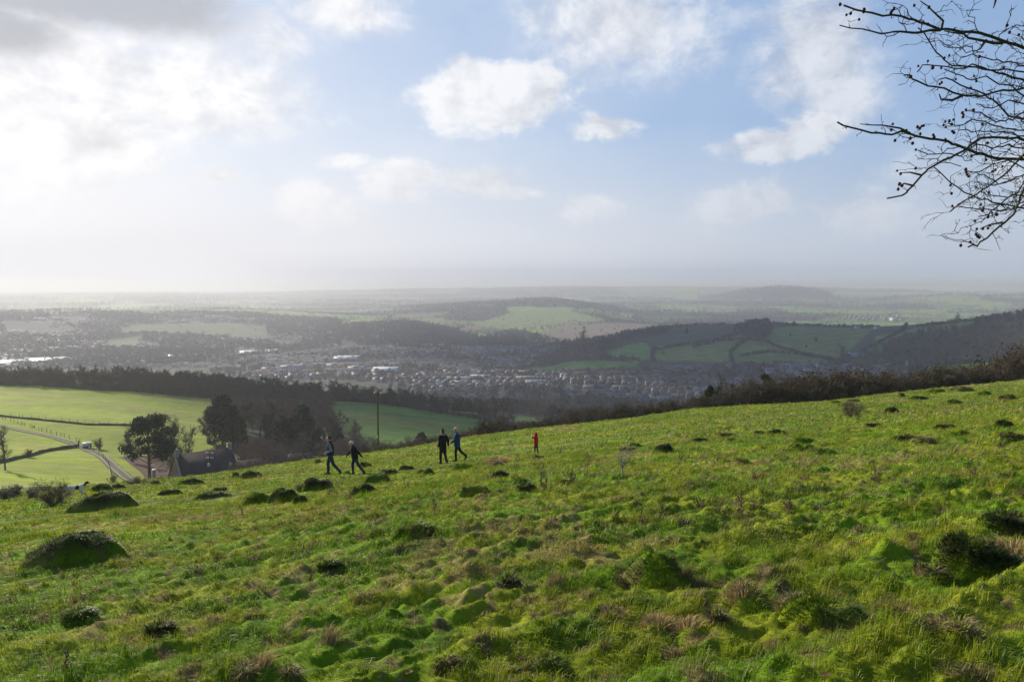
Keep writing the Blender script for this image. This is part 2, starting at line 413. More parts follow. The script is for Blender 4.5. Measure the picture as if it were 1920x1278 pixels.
# ------------------------------------------------------------------ ground cover
def cover(x, y, z):
    "colour of the ground itself at each place (fields, woods floor, town, bare earth)"
    r = np.hypot(x, y); n = x.shape[0]
    c = np.zeros((n, 3)); 
    # voronoi fields
    cs = np.where(r < 3200, 190.0, np.where(r < 7000, 330.0, 600.0)); best = np.full(n, 1e9); sec = np.full(n, 1e9); cid = np.zeros(n)
    for grp in (190.0, 330.0, 600.0):
        s = cs == grp
        if not s.any(): continue
        xs, ys = x[s] / grp, y[s] / grp * .8; ix0 = np.floor(xs); iy0 = np.floor(ys); b = np.full(xs.shape, 1e9); e = np.full(xs.shape, 1e9); ci = np.zeros(xs.shape)
        for dx in (-1, 0, 1):
            for dy in (-1, 0, 1):
                ix, iy = ix0 + dx, iy0 + dy; d = np.hypot(xs - ix - hsh(ix, iy, 50), ys - iy - hsh(ix, iy, 51)); k = d < b
                e = np.where(k, b, np.minimum(e, d)); ci = np.where(k, hsh(ix, iy, 52), ci); b = np.where(k, d, b)
        best[s] = b; sec[s] = e; cid[s] = ci
    pal = np.array([[.11, .20, .035], [.16, .25, .045], [.085, .15, .035], [.22, .26, .07], [.18, .27, .05], [.16, .125, .085], [.06, .10, .03], [.035, .032, .025]])
    k = np.clip((cid * 8).astype(int), 0, 7); c[:] = pal[k]
    edge = (sec - best) * cs < 14
    c[edge] = (.035, .038, .022)
    wood = fb(x / 700, y / 500, 3, 60) > .60
    c[wood & (r > 2300)] = (.035, .033, .026)
    # mid slopes between the hill and the valley: rough wooded scrub floor
    c[(r < 1000)] = (.055, .055, .028)
    c[(r >= 1000) & (r < 2300)] = (.06, .065, .04)
    for poly, colr in COVER_POLYS:
        k = inpoly(x, y, poly); c[k] = colr
    gr = (c[:, 1] > c[:, 0] * 1.15) & (r < 2600); v = fb(x / 55, y / 22, 3, 130)[gr]; q = np.clip((v - .5) / .16, 0, 1)[:, None] * .45; c[gr] = c[gr] * (1 - q) + np.array([.22, .19, .06]) * np.minimum(1, c[gr].sum(1, keepdims=True) / .4) * q; c[gr] *= (.85 + .35 * fb(x / 14, y / 9, 3, 131))[gr][:, None]
    return c


COVER_POLYS = []


def add_cover(pts, colr, **kw): COVER_POLYS.append((wpoly(pts, **kw), colr))


# order: below first
TOWN = (.085, .085, .075); FARTOWN = (.05, .052, .045)
FIELD_L = [(-420, 735), (0, 725), (110, 727), (240, 733), (330, 738), (395, 743), (392, 770), (400, 800), (425, 828), (350, 850), (300, 870), (250, 900), (200, 906), (0, 928), (-420, 960)]
POLY_TOWN = wpoly([(380, 700), (480, 672), (640, 655), (760, 650), (1040, 646), (1075, 662), (950, 690), (960, 698), (1100, 700), (1340, 688), (1500, 683), (1720, 688), (1700, 705), (1400, 735), (1250, 757), (900, 760), (760, 735), (700, 716), (520, 716)], rmin=700, rmax=3000)
POLY_FARTOWN = wpoly([(-200, 592), (0, 592), (300, 586), (450, 586), (640, 600), (640, 652), (450, 676), (380, 690), (-200, 688)], rmin=900)
add_cover([(380, 700), (480, 672), (640, 655), (760, 650), (1040, 646), (1075, 662), (950, 690), (960, 698), (1100, 700), (1340, 688), (1500, 683), (1720, 688), (1700, 705), (1400, 735), (1250, 757), (900, 760), (760, 735), (700, 716), (520, 716)], TOWN, rmin=700, rmax=3000)
COVER_POLYS.append((POLY_FARTOWN, FARTOWN))
add_cover(FIELD_L, (.19, .24, .012), rmin=105, rmax=640)
add_cover([(545, 741), (640, 747), (760, 761), (900, 785), (938, 800), (900, 822), (800, 838), (690, 850), (640, 800)], (.085, .16, .025), rmin=200, rmax=640)
add_cover([(958, 772), (1000, 776), (1010, 790), (965, 792)], (.08, .15, .035), rmin=200, rmax=640)
add_cover([(955, 697), (1000, 688), (1060, 680), (1150, 677), (1198, 679), (1190, 688), (1080, 693), (1010, 698)], (.10, .23, .04), rmin=1100, rmax=3000)
add_cover([(1135, 663), (1180, 646), (1212, 642), (1228, 672), (1190, 677), (1150, 672)], (.10, .22, .04), rmin=1100, rmax=3000)
HILLPAST = [(1232, 676), (1228, 655), (1330, 640), (1420, 616), (1500, 611), (1640, 616), (1600, 650), (1570, 682), (1380, 680)]
add_cover(HILLPAST, (.12, .17, .04), rmin=1100, rmax=3000)
add_cover([(1225, 674), (1235, 650), (1370, 648), (1372, 676)], (.14, .20, .05), rmin=1100, rmax=3000)
add_cover([(1380, 652), (1440, 644), (1470, 662), (1400, 668)], (.13, .20, .05), rmin=1100, rmax=3000)
add_cover([(1640, 632), (1700, 618), (1770, 609), (1840, 602), (1800, 614), (1700, 627), (1665, 642), (1640, 646)], (.10, .20, .04), rmin=1100, rmax=3000)
add_cover([(1600, 655), (1640, 646), (1665, 650), (1650, 682), (1610, 680)], (.07, .15, .035), rmin=1100, rmax=3000)
add_cover([(1720, 690), (1740, 684), (1880, 678), (1885, 690), (1840, 700), (1725, 699)], (.10, .22, .04), rmin=900, rmax=3000)
add_cover([(1860, 604), (1920, 597), (2000, 592), (2000, 610), (1900, 614)], (.06, .07, .04), rmin=1100, rmax=3000)
add_cover([(1010, 622), (1060, 612), (1150, 606), (1245, 608), (1200, 620), (1100, 640), (1030, 636)], (.19, .155, .115), rmin=2300)
add_cover([(880, 606), (960, 585), (1050, 578), (1100, 590), (1140, 600), (1060, 612), (940, 618)], (.17, .22, .07), rmin=2700)
add_cover([(940, 608), (1060, 600), (1150, 604), (1030, 612)], (.16, .17, .09), rmin=2700)
add_cover([(888, 625), (918, 628), (920, 634), (895, 633)], (.15, .22, .05), rmin=2300)
add_cover([(185, 650), (205, 638), (265, 630), (268, 640), (215, 652)], (.10, .15, .05), rmin=1700)
add_cover([(200, 620), (250, 608), (420, 604), (500, 612), (500, 634), (280, 626)], (.09, .115, .055), rmin=1700)
add_cover([(100, 582), (240, 568), (360, 572), (232, 580), (110, 586)], (.22, .27, .10), rmin=3600)
EARTH = [(196, 846), (215, 840), (262, 846), (300, 870), (330, 890), (300, 896), (262, 872), (235, 855)]
add_cover([(222, 852), (262, 848), (300, 850), (330, 880), (320, 905), (285, 898), (262, 882), (235, 858)], (.075, .042, .028), rmin=105, rmax=400)


def build_ground():
    a1 = np.radians(np.arange(-41, 41.0001, .09)); a0 = np.radians(np.concatenate([np.arange(-180, -41, 2.0)])); a2 = np.radians(np.arange(41.5, 180, 2.0))
    A = np.concatenate([a0, a1, a2]); na = len(A)
    r1 = np.exp(np.arange(math.log(.6), math.log(3.2), .03)); r2 = np.exp(np.arange(math.log(3.2), math.log(100), .0068)); r3 = np.exp(np.arange(math.log(100), math.log(26500), .012))
    RG = np.concatenate([r1, r2, r3]); nr = len(RG)
    AA, GG = np.meshgrid(A, RG, indexing='ij'); x = (np.sin(AA) * GG).ravel(); y = (np.cos(AA) * GG).ravel(); r = GG.ravel()
    z = H(x, y); V = np.stack([x, y, z], 1)
    V = np.vstack([V, [[0, 0, -1.65]]])
    i = np.arange(na)[:, None]; j = np.arange(nr - 1)[None, :]; i2 = (i + 1) % na
    q = np.stack([(i * nr + j), (i2 * nr + j), (i2 * nr + j + 1), (i * nr + j + 1)], -1).reshape(-1, 4)[:, ::-1]
    t = np.stack([np.full(na, na * nr), (np.arange(na) + 1) % na * nr, np.arange(na) * nr], 1)[:, ::-1]
    C = np.zeros((len(V), 3)); m = np.ones(len(V), bool); rr = np.hypot(V[:, 0], V[:, 1]); far = rr > 100
    C[far] = cover(V[far, 0], V[far, 1], V[far, 2])
    C[~far] = near_col(V[~far, 0], V[~far, 1]) * np.interp(rr[~far], [20, 70], [.45, .95])[:, None]
    k = np.clip((rr - 85) / 25, 0, 1)[:, None]; C = np.where(rr[:, None] < 110, C * k + near_col(V[:, 0], V[:, 1]) * .9 * (1 - k), C)
    mat = new_mat('ground', attr='Col', rough=.95, spec=.1, coord='World', bump=.0)
    nt = mat.node_tree; N = nt.nodes; L = nt.links; b = N['Principled BSDF']; g = N.new('ShaderNodeNewGeometry')
    at = [n for n in N if n.type == 'ATTRIBUTE'][0]; cur = at.outputs[0]
    for sc, lo, hi in ((.03, .78, 1.25), (.25, .82, 1.2), (2.5, .8, 1.2), (14, .75, 1.25)):
        n = N.new('ShaderNodeTexNoise'); n.inputs['Scale'].default_value = sc; n.inputs['Detail'].default_value = 4; L.new(g.outputs['Position'], n.inputs['Vector'])
        mr = N.new('ShaderNodeMapRange'); mr.inputs[1].default_value = .3; mr.inputs[2].default_value = .7; mr.inputs[3].default_value = lo; mr.inputs[4].default_value = hi; L.new(n.outputs[0], mr.inputs[0])
        v = N.new('ShaderNodeVectorMath'); v.operation = 'SCALE'; L.new(cur, v.inputs[0]); L.new(mr.outputs[0], v.inputs[3]); cur = v.outputs[0]
    L.new(cur, b.inputs['Base Color'])
    o = np_mesh('ground', V, q, t, (mat,), smooth=True, col=C)
    tag(o, kind='structure')


def near_col(x, y):
    g = (-.111 * x + .17 * y) / .203; t = (x * .17 + y * .111) / .203
    a = fb(x * .9, y * .9, 4, 400); b = fb(x * 3.4, y * 3.4, 3, 410); d = fb(x * .22, y * .22, 4, 420)
    green = np.array([.130, .225, .007]); yel = np.array([.215, .255, .012]); dry = np.array([.26, .21, .07]); deep = np.array([.070, .135, .008]); brn = np.array([.15, .105, .05])
    k = np.clip((a - .38) / .22, 0, 1)[:, None]; c = green * (1 - k) + yel * k
    k = np.clip((.42 - b) / .12, 0, 1)[:, None] * .7; c = c * (1 - k) + deep * k
    k = np.clip((d * .5 + b * .5 - .59) / .06, 0, 1)[:, None] * .75; c = c * (1 - k) + dry * k
    e = fb(x * 4.6, y * 4.6, 3, 430); k = np.clip((e - .65) / .07, 0, 1)[:, None] * .8; c = c * (1 - k) + brn * k
    path = np.exp(-((g - 33 - 4 * (fb(t * .02, g * 0, 2, 91) - .5)) / 1.3) ** 2)[:, None] * .6
    return c * (1 - path) + np.array([.10, .15, .02]) * path


build_ground()
# ------------------------------------------------------------------ vegetation kit
M = {}
M['bark'] = new_mat('bark', (.10, .085, .065), .95, .1, vary=[(4, (.14, .13, .10), .45, .7)], bump=.02, bscale=9)
M['twig_far'] = new_mat('twig_far', (.135, .098, .072), .95, .05, island=.35)
M['twig_red'] = new_mat('twig_red', (.145, .103, .075), .95, .05, island=.35)
M['twig_grey'] = new_mat('twig_grey', (.12, .105, .085), .95, .05, island=.35)
M['leaf_dark'] = new_mat('leaf_dark', (.022, .034, .014), .8, .15, island=.45, transl=.15)
M['leaf_ivy'] = new_mat('leaf_ivy', (.032, .052, .014), .7, .25, island=.45, transl=.15)
M['leaf_pine'] = new_mat('leaf_pine', (.028, .045, .020), .8, .15, island=.4, transl=.12)
M['hedge_leaf'] = new_mat('hedge_leaf', (.040, .042, .016), .85, .1, island=.45, transl=.15); M['bramble'] = new_mat('bramble', (.075, .052, .034), .9, .1, island=.4, transl=.1)


def tubes(segs, sides=4):
    "segs: array (n,8) p0 p1 r0 r1 -> quads"
    s = np.asarray(segs, float); n = len(s); p0, p1, r0, r1 = s[:, :3], s[:, 3:6], s[:, 6], s[:, 7]
    d = p1 - p0; d /= np.maximum(np.linalg.norm(d, axis=1, keepdims=True), 1e-9)
    ref = np.where(np.abs(d[:, 2:3]) > .8, np.array([[1., 0, 0]]), np.array([[0, 0, 1.]]))
    u = np.cross(d, ref); u /= np.linalg.norm(u, axis=1, keepdims=True); v = np.cross(d, u)
    ang = np.arange(sides) * 2 * math.pi / sides; c, sn = np.cos(ang), np.sin(ang)
    ring = u[:, None, :] * c[None, :, None] + v[:, None, :] * sn[None, :, None]
    V = np.concatenate([p0[:, None] + ring * r0[:, None, None], p1[:, None] + ring * r1[:, None, None]], 1).reshape(-1, 3)
    k = np.arange(sides); k2 = (k + 1) % sides; f = np.stack([k, k2, k2 + sides, k + sides], 1)
    Q = (f[None] + (np.arange(n) * 2 * sides)[:, None, None]).reshape(-1, 4)
    return V, Q


def slivers(rs, P, D, ln, w):
    "thin flat twigs (two-sided quads) from points P along directions D"
    n = len(P); D = D / np.maximum(np.linalg.norm(D, axis=1, keepdims=True), 1e-9)
    sd = np.cross(D, rs.normal(size=(n, 3))); sd /= np.maximum(np.linalg.norm(sd, axis=1, keepdims=True), 1e-9)
    ln = np.broadcast_to(ln, (n,))[:, None]; w = np.broadcast_to(w, (n,))[:, None]
    V = np.stack([P - sd * w, P + sd * w, P + D * ln + sd * w * .3, P + D * ln - sd * w * .3], 1).reshape(-1, 3)
    return V, np.arange(4 * n).reshape(-1, 4)


def leafcloud(rs, C, rad, n, size, hollow=.55):
    C = np.asarray(C, float); k = rs.integers(0, len(C), n); rad = np.asarray(rad, float)
    d = rs.normal(size=(n, 3)); d /= np.linalg.norm(d, axis=1, keepdims=True)
    rr = rad[k] * (hollow + (1 - hollow) * rs.random(n) ** .6) if rad.ndim == 1 else 0
    P = C[k] + d * (rr[:, None] if rad.ndim == 1 else rad[k] * (hollow + (1 - hollow) * rs.random((n, 1)) ** .6))
    a = rs.normal(size=(n, 3)); a /= np.linalg.norm(a, axis=1, keepdims=True); b = np.cross(a, d + .3 * rs.normal(size=(n, 3))); b /= np.maximum(np.linalg.norm(b, axis=1, keepdims=True), 1e-9)
    s = size * (.6 + .8 * rs.random((n, 1)))
    V = np.stack([P - a * s, P - b * s * .6, P + a * s, P + b * s * .6], 1).reshape(-1, 3)
    return V, np.arange(4 * n).reshape(-1, 4)


def grow(rs, p, d, L, r, lev, maxlev, segs, tips, ch=(4, 4, 4), up=.12, spread=.75, wob=.22, first=.3, ratio=.62):
    steps = 5 if lev == 0 else 4; q = np.array(p, float); d = np.array(d, float); st = L / steps
    for i in range(steps):
        d2 = d + rs.normal(size=3) * wob * (.4 if lev == 0 else 1) + np.array([0, 0, up]); d2 /= np.linalg.norm(d2); nq = q + d2 * st
        f0 = 1 - .75 * i / steps; f1 = 1 - .75 * (i + 1) / steps
        segs.append((*q, *nq, r * f0, r * f1, lev))
        if lev < maxlev and (i + 1) / steps > (first if lev == 0 else .2):
            nc = ch[min(lev, len(ch) - 1)]; nc = int(nc / steps * 1.4 + rs.random())
            for _ in range(max(nc, 1)):
                a = rs.normal(size=3); a -= d2 * a.dot(d2); a /= np.linalg.norm(a) + 1e-9; ang = spread * (.7 + .6 * rs.random())
                cd = d2 * math.cos(ang) + a * math.sin(ang)
                grow(rs, q + (nq - q) * rs.random(), cd, L * ratio * (.7 + .5 * rs.random()) * (1.0 if lev else 1 - .35 * i / steps), r * f1 * .6, lev + 1, maxlev, segs, tips, ch, up, spread, wob, first, ratio)
        q, d = nq, d2
    tips.append((*q, *d))


def tpl_bare(seed, height=10, maxlev=3, mat='twig_far', twn=1400, tw=.035, tl=.7, spread=.7, up=.14, first=.22, ivy=0, ch=(7, 5, 4)):
    rs = np.random.default_rng(seed); segs = []; tips = []
    grow(rs, (0, 0, -.4), (rs.normal() * .04, rs.normal() * .04, 1), height * .82, height * .022, 0, maxlev, segs, tips, ch=ch, spread=spread, up=up, first=first, ratio=.50)
    s = np.array(segs); zmax = s[:, 5].max(); s[:, :8] *= height / zmax; t = np.array(tips) * 1.0; t[:, :3] *= height / zmax
    tr = s[s[:, 8] < 1]; cr = s[s[:, 8] >= 1]
    Vt, Qt = tubes(tr[:, :8], 6); Vc, Qc = tubes(cr[:, :8], 3)
    # fine twigs along the outer branches
    o = cr[cr[:, 8] >= 2] if len(cr[cr[:, 8] >= 2]) > 20 else cr
    k = rs.integers(0, len(o), twn); f = rs.random((twn, 1)); P = o[k, :3] * (1 - f) + o[k, 3:6] * f; D = (o[k, 3:6] - o[k, :3]); D /= np.linalg.norm(D, axis=1, keepdims=True) + 1e-9
    D = D + rs.normal(size=D.shape) * .6 + np.array([0, 0, .25]); Vs, Qs = slivers(rs, P, D, tl * (.5 + rs.random(twn)), tw)
    Vc2 = np.vstack([Vc, Vs]); Qc2 = np.vstack([Qc, Qs + len(Vc)]); parts = [('trunk', Vt, Qt, M['bark']), ('crown', Vc2, Qc2, M[mat])]
    if ivy:
        low = s[(s[:, 8] < 2) & (s[:, 5] < height * ivy)]; C = (low[:, :3] + low[:, 3:6]) / 2; Vi, Qi = leafcloud(rs, C, np.full(len(C), height * .085), 5200, height * .019); parts.append(('ivy', Vi, Qi, M['leaf_ivy']))
    return [(n, np_mesh(n, v, q, None, (m,), link=False).data) for n, v, q, m in parts]


def tpl_ever(seed, height=10, width=5.5, mat='leaf_dark', n=9000, shape='dome'):
    rs = np.random.default_rng(seed); C = []; Rr = []
    for i in range(80):
        h = rs.random() ** .9; a = rs.random() * 6.283
        prof = {'dome': math.sqrt(max(0, 1 - (h * 1.0) ** 2.2)) * (.75 + .25 * min(1, h * 5)), 'cone': (1 - h) ** .6}[shape]
        rad = prof * width / 2 * (.55 + .5 * rs.random()); C.append((math.cos(a) * rad, math.sin(a) * rad, height * (.08 + .84 * h))); Rr.append(width * (.15 + .12 * rs.random()) * (1 - .45 * h))
    V, Q = leafcloud(rs, C, np.array(Rr), n, height * .024); segs = []
    for i in range(0, 80, 3): segs.append((0, 0, C[i][2] * .6, *C[i], height * .012, height * .004))
    segs.append((0, 0, -.4, 0, 0, height * .8, height * .03, height * .008)); Vt, Qt = tubes(segs, 5)
    return [('trunk', np_mesh('trunk', Vt, Qt, None, (M['bark'],), link=False).data), ('crown', np_mesh('crown', V, Q, None, (M[mat],), link=False).data)]


def tpl_pine(seed, height=10):
    rs = np.random.default_rng(seed); segs = [(0, 0, -.4, .1, 0, 3.5, .26, .2), (.1, 0, 3.5, -.1, .1, 6.5, .2, .13), (-.1, .1, 6.5, .1, 0, 9.2, .13, .05)]; C = []; Rr = []
    for i in range(40):
        h = .34 + .62 * rs.random(); a = rs.random() * 6.283; w = 3.6 * math.sqrt(max(.03, 1 - ((h - .58) / .46) ** 2)); rad = w * (.35 + .62 * rs.random())
        c = (math.cos(a) * rad, math.sin(a) * rad, height * h); C.append(c); Rr.append(.55 + .5 * rs.random()); segs.append((0, 0, height * max(.25, h - .14), *c, .07, .02))
    V, Q = leafcloud(rs, C, np.array([(r * 1.45, r * 1.45, r * 1.0) for r in Rr]), 9000, .17, .2); Vt, Qt = tubes(segs, 5)
    return [('trunk', np_mesh('trunk', Vt, Qt, None, (M['bark'],), link=False).data), ('crown', np_mesh('crown', V, Q, None, (M['leaf_pine'],), link=False).data)]


def tpl_bush(seed, height=3, width=3.4, leafy=.5, mats=('twig_red', 'leaf_dark'), n=1500, tw=.012, ls=.06):
    "many-stemmed shrub with twigs, some of them in dark leaf"
    rs = np.random.default_rng(seed); segs = []; tips = []
    for i in range(7):
        a = rs.random() * 6.283; lean = .25 + .5 * rs.random(); d = np.array([math.cos(a) * lean, math.sin(a) * lean, 1]); d /= np.linalg.norm(d)
        grow(rs, (math.cos(a) * .15, math.sin(a) * .15, -.2), d, height * .75, height * .014, 1, 3, segs, tips, ch=(0, 5, 5), spread=.7, up=.05, ratio=.5)
    s = np.array(segs); s[:, [0, 1, 3, 4]] *= width / 2 / max(1e-3, np.percentile(np.hypot(s[:, 3], s[:, 4]), 96)); s[:, [2, 5]] *= height / s[:, 5].max()
    V1, Q1 = tubes(s[:, :8], 3); k = rs.integers(0, len(s), n); f = rs.random((n, 1)); P = s[k, :3] * (1 - f) + s[k, 3:6] * f
    V2, Q2 = slivers(rs, P, rs.normal(size=(n, 3)) + [0, 0, .5], height * .12 * (.5 + rs.random(n)), tw)
    out = [('stems', np_mesh('stems', np.vstack([V1, V2]), np.vstack([Q1, Q2 + len(V1)]), None, (M[mats[0]],), link=False).data)]
    if leafy > 0:
        kk = rs.random(len(s)) < leafy; c = s[kk, 3:6] if kk.sum() > 5 else s[:5, 3:6]
        V3, Q3 = leafcloud(rs, c, np.full(len(c), height * .10), int(3200 * leafy), ls * height / 3)
        out.append(('foliage', np_mesh('foliage', V3, Q3, None, (M[mats[1]],), link=False).data))
    return out


TPL = {}
TPL['bare'] = [tpl_bare(i, seed_h, 3, m) for i, (seed_h, m) in enumerate([(10, 'twig_far'), (10, 'twig_red'), (10, 'twig_far'), (10, 'twig_red')], 1)]
TPL['grey'] = [tpl_bare(11, 10, 3, 'twig_grey', 1300, .03, spread=.6), tpl_bare(12, 10, 3, 'twig_grey', 1300, .03, spread=.6)]
TPL['round'] = [tpl_bare(15, 10, 3, 'twig_grey', 2400, .034, .9, spread=.85, first=.1, ch=(9, 6, 4))]
TPL['ivy'] = [tpl_bare(21, 10, 3, 'twig_far', 700, .03, ivy=.8), tpl_bare(22, 10, 3, 'twig_far', 700, .03, ivy=.65)]
TPL['ever'] = [tpl_ever(31, 10, 6), tpl_ever(32, 10, 6.5), tpl_ever(33, 10, 5.0)]
TPL['cone'] = [tpl_ever(35, 10, 4.2, shape='cone')]
TPL['pine'] = [tpl_pine(41)]
TPL['bush'] = [tpl_bush(51, leafy=.3, n=2400), tpl_bush(52, leafy=.12), tpl_bush(53, leafy=.3), tpl_bush(54, leafy=.08, n=2400)]
TPL['darkbush'] = [tpl_bush(56, leafy=.8, mats=('twig_far', 'hedge_leaf'), n=2000), tpl_bush(57, leafy=.5, mats=('twig_far', 'hedge_leaf'), n=2400), tpl_bush(61, leafy=.9, mats=('twig_far', 'leaf_dark'))]
TPL['scrub'] = [tpl_bush(58, leafy=0, mats=('twig_grey', 'leaf_dark'), n=2200), tpl_bush(59, leafy=0, mats=('twig_far', 'leaf_dark'), n=2200)]
TH = {'bush': 3, 'darkbush': 3, 'scrub': 3}
prng = random.Random(5)
CNT = {}


def place(kind, x, y, height, name, label, cat, group=None, wf=1.0, z=None, sink=0.0, var=None):
    t = TPL[kind][CNT.get(kind, 0) % len(TPL[kind]) if var is None else var]; CNT[kind] = CNT.get(kind, 0) + 1
    s = height / TH.get(kind, 10); e = thing(name, label, cat, (x, y, (hz(x, y) if z is None else z) - sink), prng.random() * 6.283, group); e.scale = (s * wf, s * wf, s)
    for n, me in t:
        o = bpy.data.objects.new(n, me); COL.objects.link(o); o.parent = e
    return e


def plant(kind, px, base, top, name, label, cat, group=None, r=None, wf=1.0, rmin=105, var=None):
    "stand a plant so that it is seen between two picture rows; base None: at distance r"
    if r is None: g = ground_at(px, base, rmin, 3000); r = math.hypot(g.x, g.y)
    p = pix_at(px, top, r); z = hz(p.x, p.y); return place(kind, p.x, p.y, max(.4, p.z - z), name, label, cat, group, wf, z, var=var)


# ------------------------------------------------------------------ masses of far trees
def tree_tpl(seed, n, kind='bare'):
    rs = np.random.default_rng(seed); h = rs.random(n) ** .8; a = rs.random(n) * 6.283
    rad = .36 * np.sqrt(np.clip(1 - ((h - .45) / .58) ** 2, .05, 1)) * np.sqrt(rs.random(n))
    P = np.stack([np.cos(a) * rad, np.sin(a) * rad, .12 + .82 * h], 1); d = P * [1, 1, .3] + rs.normal(size=(n, 3)) * .15 + [0, 0, .3]; d /= np.linalg.norm(d, axis=1, keepdims=True)
    sd = np.cross(d, rs.normal(size=(n, 3))); sd /= np.linalg.norm(sd, axis=1, keepdims=True); w = (.045 if kind == 'bare' else .085) * (.6 + .8 * rs.random((n, 1))) * math.sqrt(90 / n); l = (.20 if kind == 'bare' else .12)
    T = np.stack([P - sd * w, P + sd * w, P + d * l], 1)
    T2 = np.array([[[-.015, 0, -.05], [.015, 0, -.05], [0, 0, .5]], [[0, -.015, -.05], [0, .015, -.05], [0, 0, .5]]]); return np.vstack([T, T2])


def wood_mass(name, label, X, Y, hts, mats, n=60, share=None, seed=1, kind='bare', cat='woodland'):
    rs = np.random.default_rng(seed); X = np.asarray(X); Y = np.asarray(Y); Z = H(X, Y); nt = len(X); TP = [tree_tpl(seed * 10 + k, n, kind) for k in range(5)]
    Vs = []; Mi = []
    pick = rs.integers(0, 5, nt); ms = rs.choice(len(mats), nt, p=share)
    for k in range(5):
        s = pick == k; a = rs.random(s.sum()) * 6.283; c, sn = np.cos(a), np.sin(a); T = TP[k]
        tx = T[None, :, :, 0] * c[:, None, None] - T[None, :, :, 1] * sn[:, None, None]; ty = T[None, :, :, 0] * sn[:, None, None] + T[None, :, :, 1] * c[:, None, None]; tz = np.broadcast_to(T[None, :, :, 2], tx.shape)
        hh = hts[s][:, None, None]; w = hh * (.85 + .4 * rs.random((s.sum(), 1, 1)))
        V = np.stack([X[s][:, None, None] + tx * w, Y[s][:, None, None] + ty * w, Z[s][:, None, None] + tz * hh], -1); Vs.append(V.reshape(-1, 3)); Mi.append(np.repeat(ms[s], len(T)))
    V = np.vstack(Vs); o = np_mesh(name, V, None, np.arange(len(V)).reshape(-1, 3), mats, np.concatenate(Mi)); return tag(o, label, cat, kind='stuff')


def rand_in(poly, n, seed):
    rs = np.random.default_rng(seed); p = np.array(poly); lo, hi = p.min(0), p.max(0); X = []; Y = []
    t = 0
    while t < n:
        x = lo[0] + rs.random(20000) * (hi[0] - lo[0]); y = lo[1] + rs.random(20000) * (hi[1] - lo[1]); k = inpoly(x, y, poly); X.append(x[k]); Y.append(y[k]); t += k.sum()
        if k.sum() == 0: break
    return np.concatenate(X)[:n], np.concatenate(Y)[:n]


def parea(poly):
    p = np.array(poly); return abs(np.dot(p[:, 0], np.roll(p[:, 1], 1)) - np.dot(p[:, 1], np.roll(p[:, 0], 1))) / 2


WF = [new_mat('wood_dusk', (.080, .070, .062), .95, .05, island=.4), new_mat('wood_brown', (.125, .098, .066), .95, .05, island=.4), new_mat('wood_green', (.032, .042, .022), .95, .05, island=.4)]


def wood_poly(name, label, pts, sp, h, share, n=60, seed=1, rmin=700, rmax=12000, **kw):
    poly = wpoly(pts, rmin=rmin, rmax=rmax); cnt = int(min(9000, parea(poly) / sp ** 2)); x, y = rand_in(poly, cnt, seed); rs = np.random.default_rng(seed)
    return wood_mass(name, label, x, y, h * (.7 + .5 * rs.random(len(x))), WF, n, share, seed, **kw)


# between the hill foot and the town
rs = np.random.default_rng(77)
_n = 16000; rr = np.sqrt(rs.random(_n) * (1010 ** 2 - 500 ** 2) + 500 ** 2); aa = np.radians(-40 + 80 * rs.random(_n)); x = np.sin(aa) * rr; y = np.cos(aa) * rr
clear = fb(x / 120, y / 120, 2, 99) > .63
k = ~clear
for poly, colr in COVER_POLYS[1 + 1:5]: k &= ~inpoly(x, y, poly)
k &= ~((rr > 930) & inpoly(x, y, POLY_TOWN)); k &= rs.random(_n) < .36
x, y = x[k], y[k]; wood_mass('valley_wood', 'dark leafless wood filling the slope between the fields and the town', x, y, 8 + 5 * rs.random(len(x)), WF, 130, [.55, .3, .15], 3)
wood_poly('ridge_wood', 'dark wood covering the low hill behind the centre of the town', [(640, 612), (700, 606), (780, 606), (860, 622), (930, 640), (990, 652), (900, 656), (760, 655), (690, 652), (640, 640)], 13, 12, [.8, .1, .1], 45, 4, rmin=1900)
wood_poly('hillside_wood', 'brown leafless wood on the right hillside below the bright strip of field', [(1655, 648), (1700, 632), (1760, 620), (1820, 616), (1900, 615), (1990, 612), (1990, 684), (1890, 682), (1820, 676), (1740, 682), (1660, 682)], 9.5, 11, [.2, .74, .06], 70, 5, rmin=1000, rmax=2600)
wood_poly('knoll_wood', 'dark wood on the left end of the right hill', [(1030, 664), (1090, 650), (1150, 634), (1180, 626), (1260, 616), (1250, 626), (1190, 640), (1130, 664), (1120, 672), (1200, 680), (1130, 678), (1000, 684), (960, 690)], 10, 11, [.7, .15, .15], 60, 6, rmin=1300, rmax=2400)
wood_poly('hilltop_copse', 'clump of taller trees on the crest of the right hill', [(1375, 622), (1400, 610), (1440, 609), (1448, 620), (1440, 640), (1400, 636)], 9, 15, [.7, .2, .1], 80, 7, rmin=1300, rmax=2400)
wood_poly('ridge_copse', 'dark trees along the skyline at the right edge', [(1830, 606), (1870, 598), (1990, 590), (1990, 600), (1880, 608)], 9, 11, [.5, .3, .2], 70, 8, rmin=1300, rmax=2400)
wood_poly('foot_wood', 'leafless trees along the foot of the right hill by the village houses', [(1560, 682), (1600, 660), (1650, 655), (1700, 676), (1740, 700), (1900, 700), (1900, 712), (1700, 712), (1500, 700)], 13, 10, [.6, .25, .15], 60, 9, rmin=900, rmax=2400)
wood_poly('knoll_far_wood', 'hazy wood crowning the rounded far hill on the right', [(1340, 556), (1400, 546), (1450, 541), (1500, 542), (1545, 549), (1590, 560), (1450, 562)], 30, 26, [.8, .1, .1], 24, 10, rmin=5000, rmax=16000)
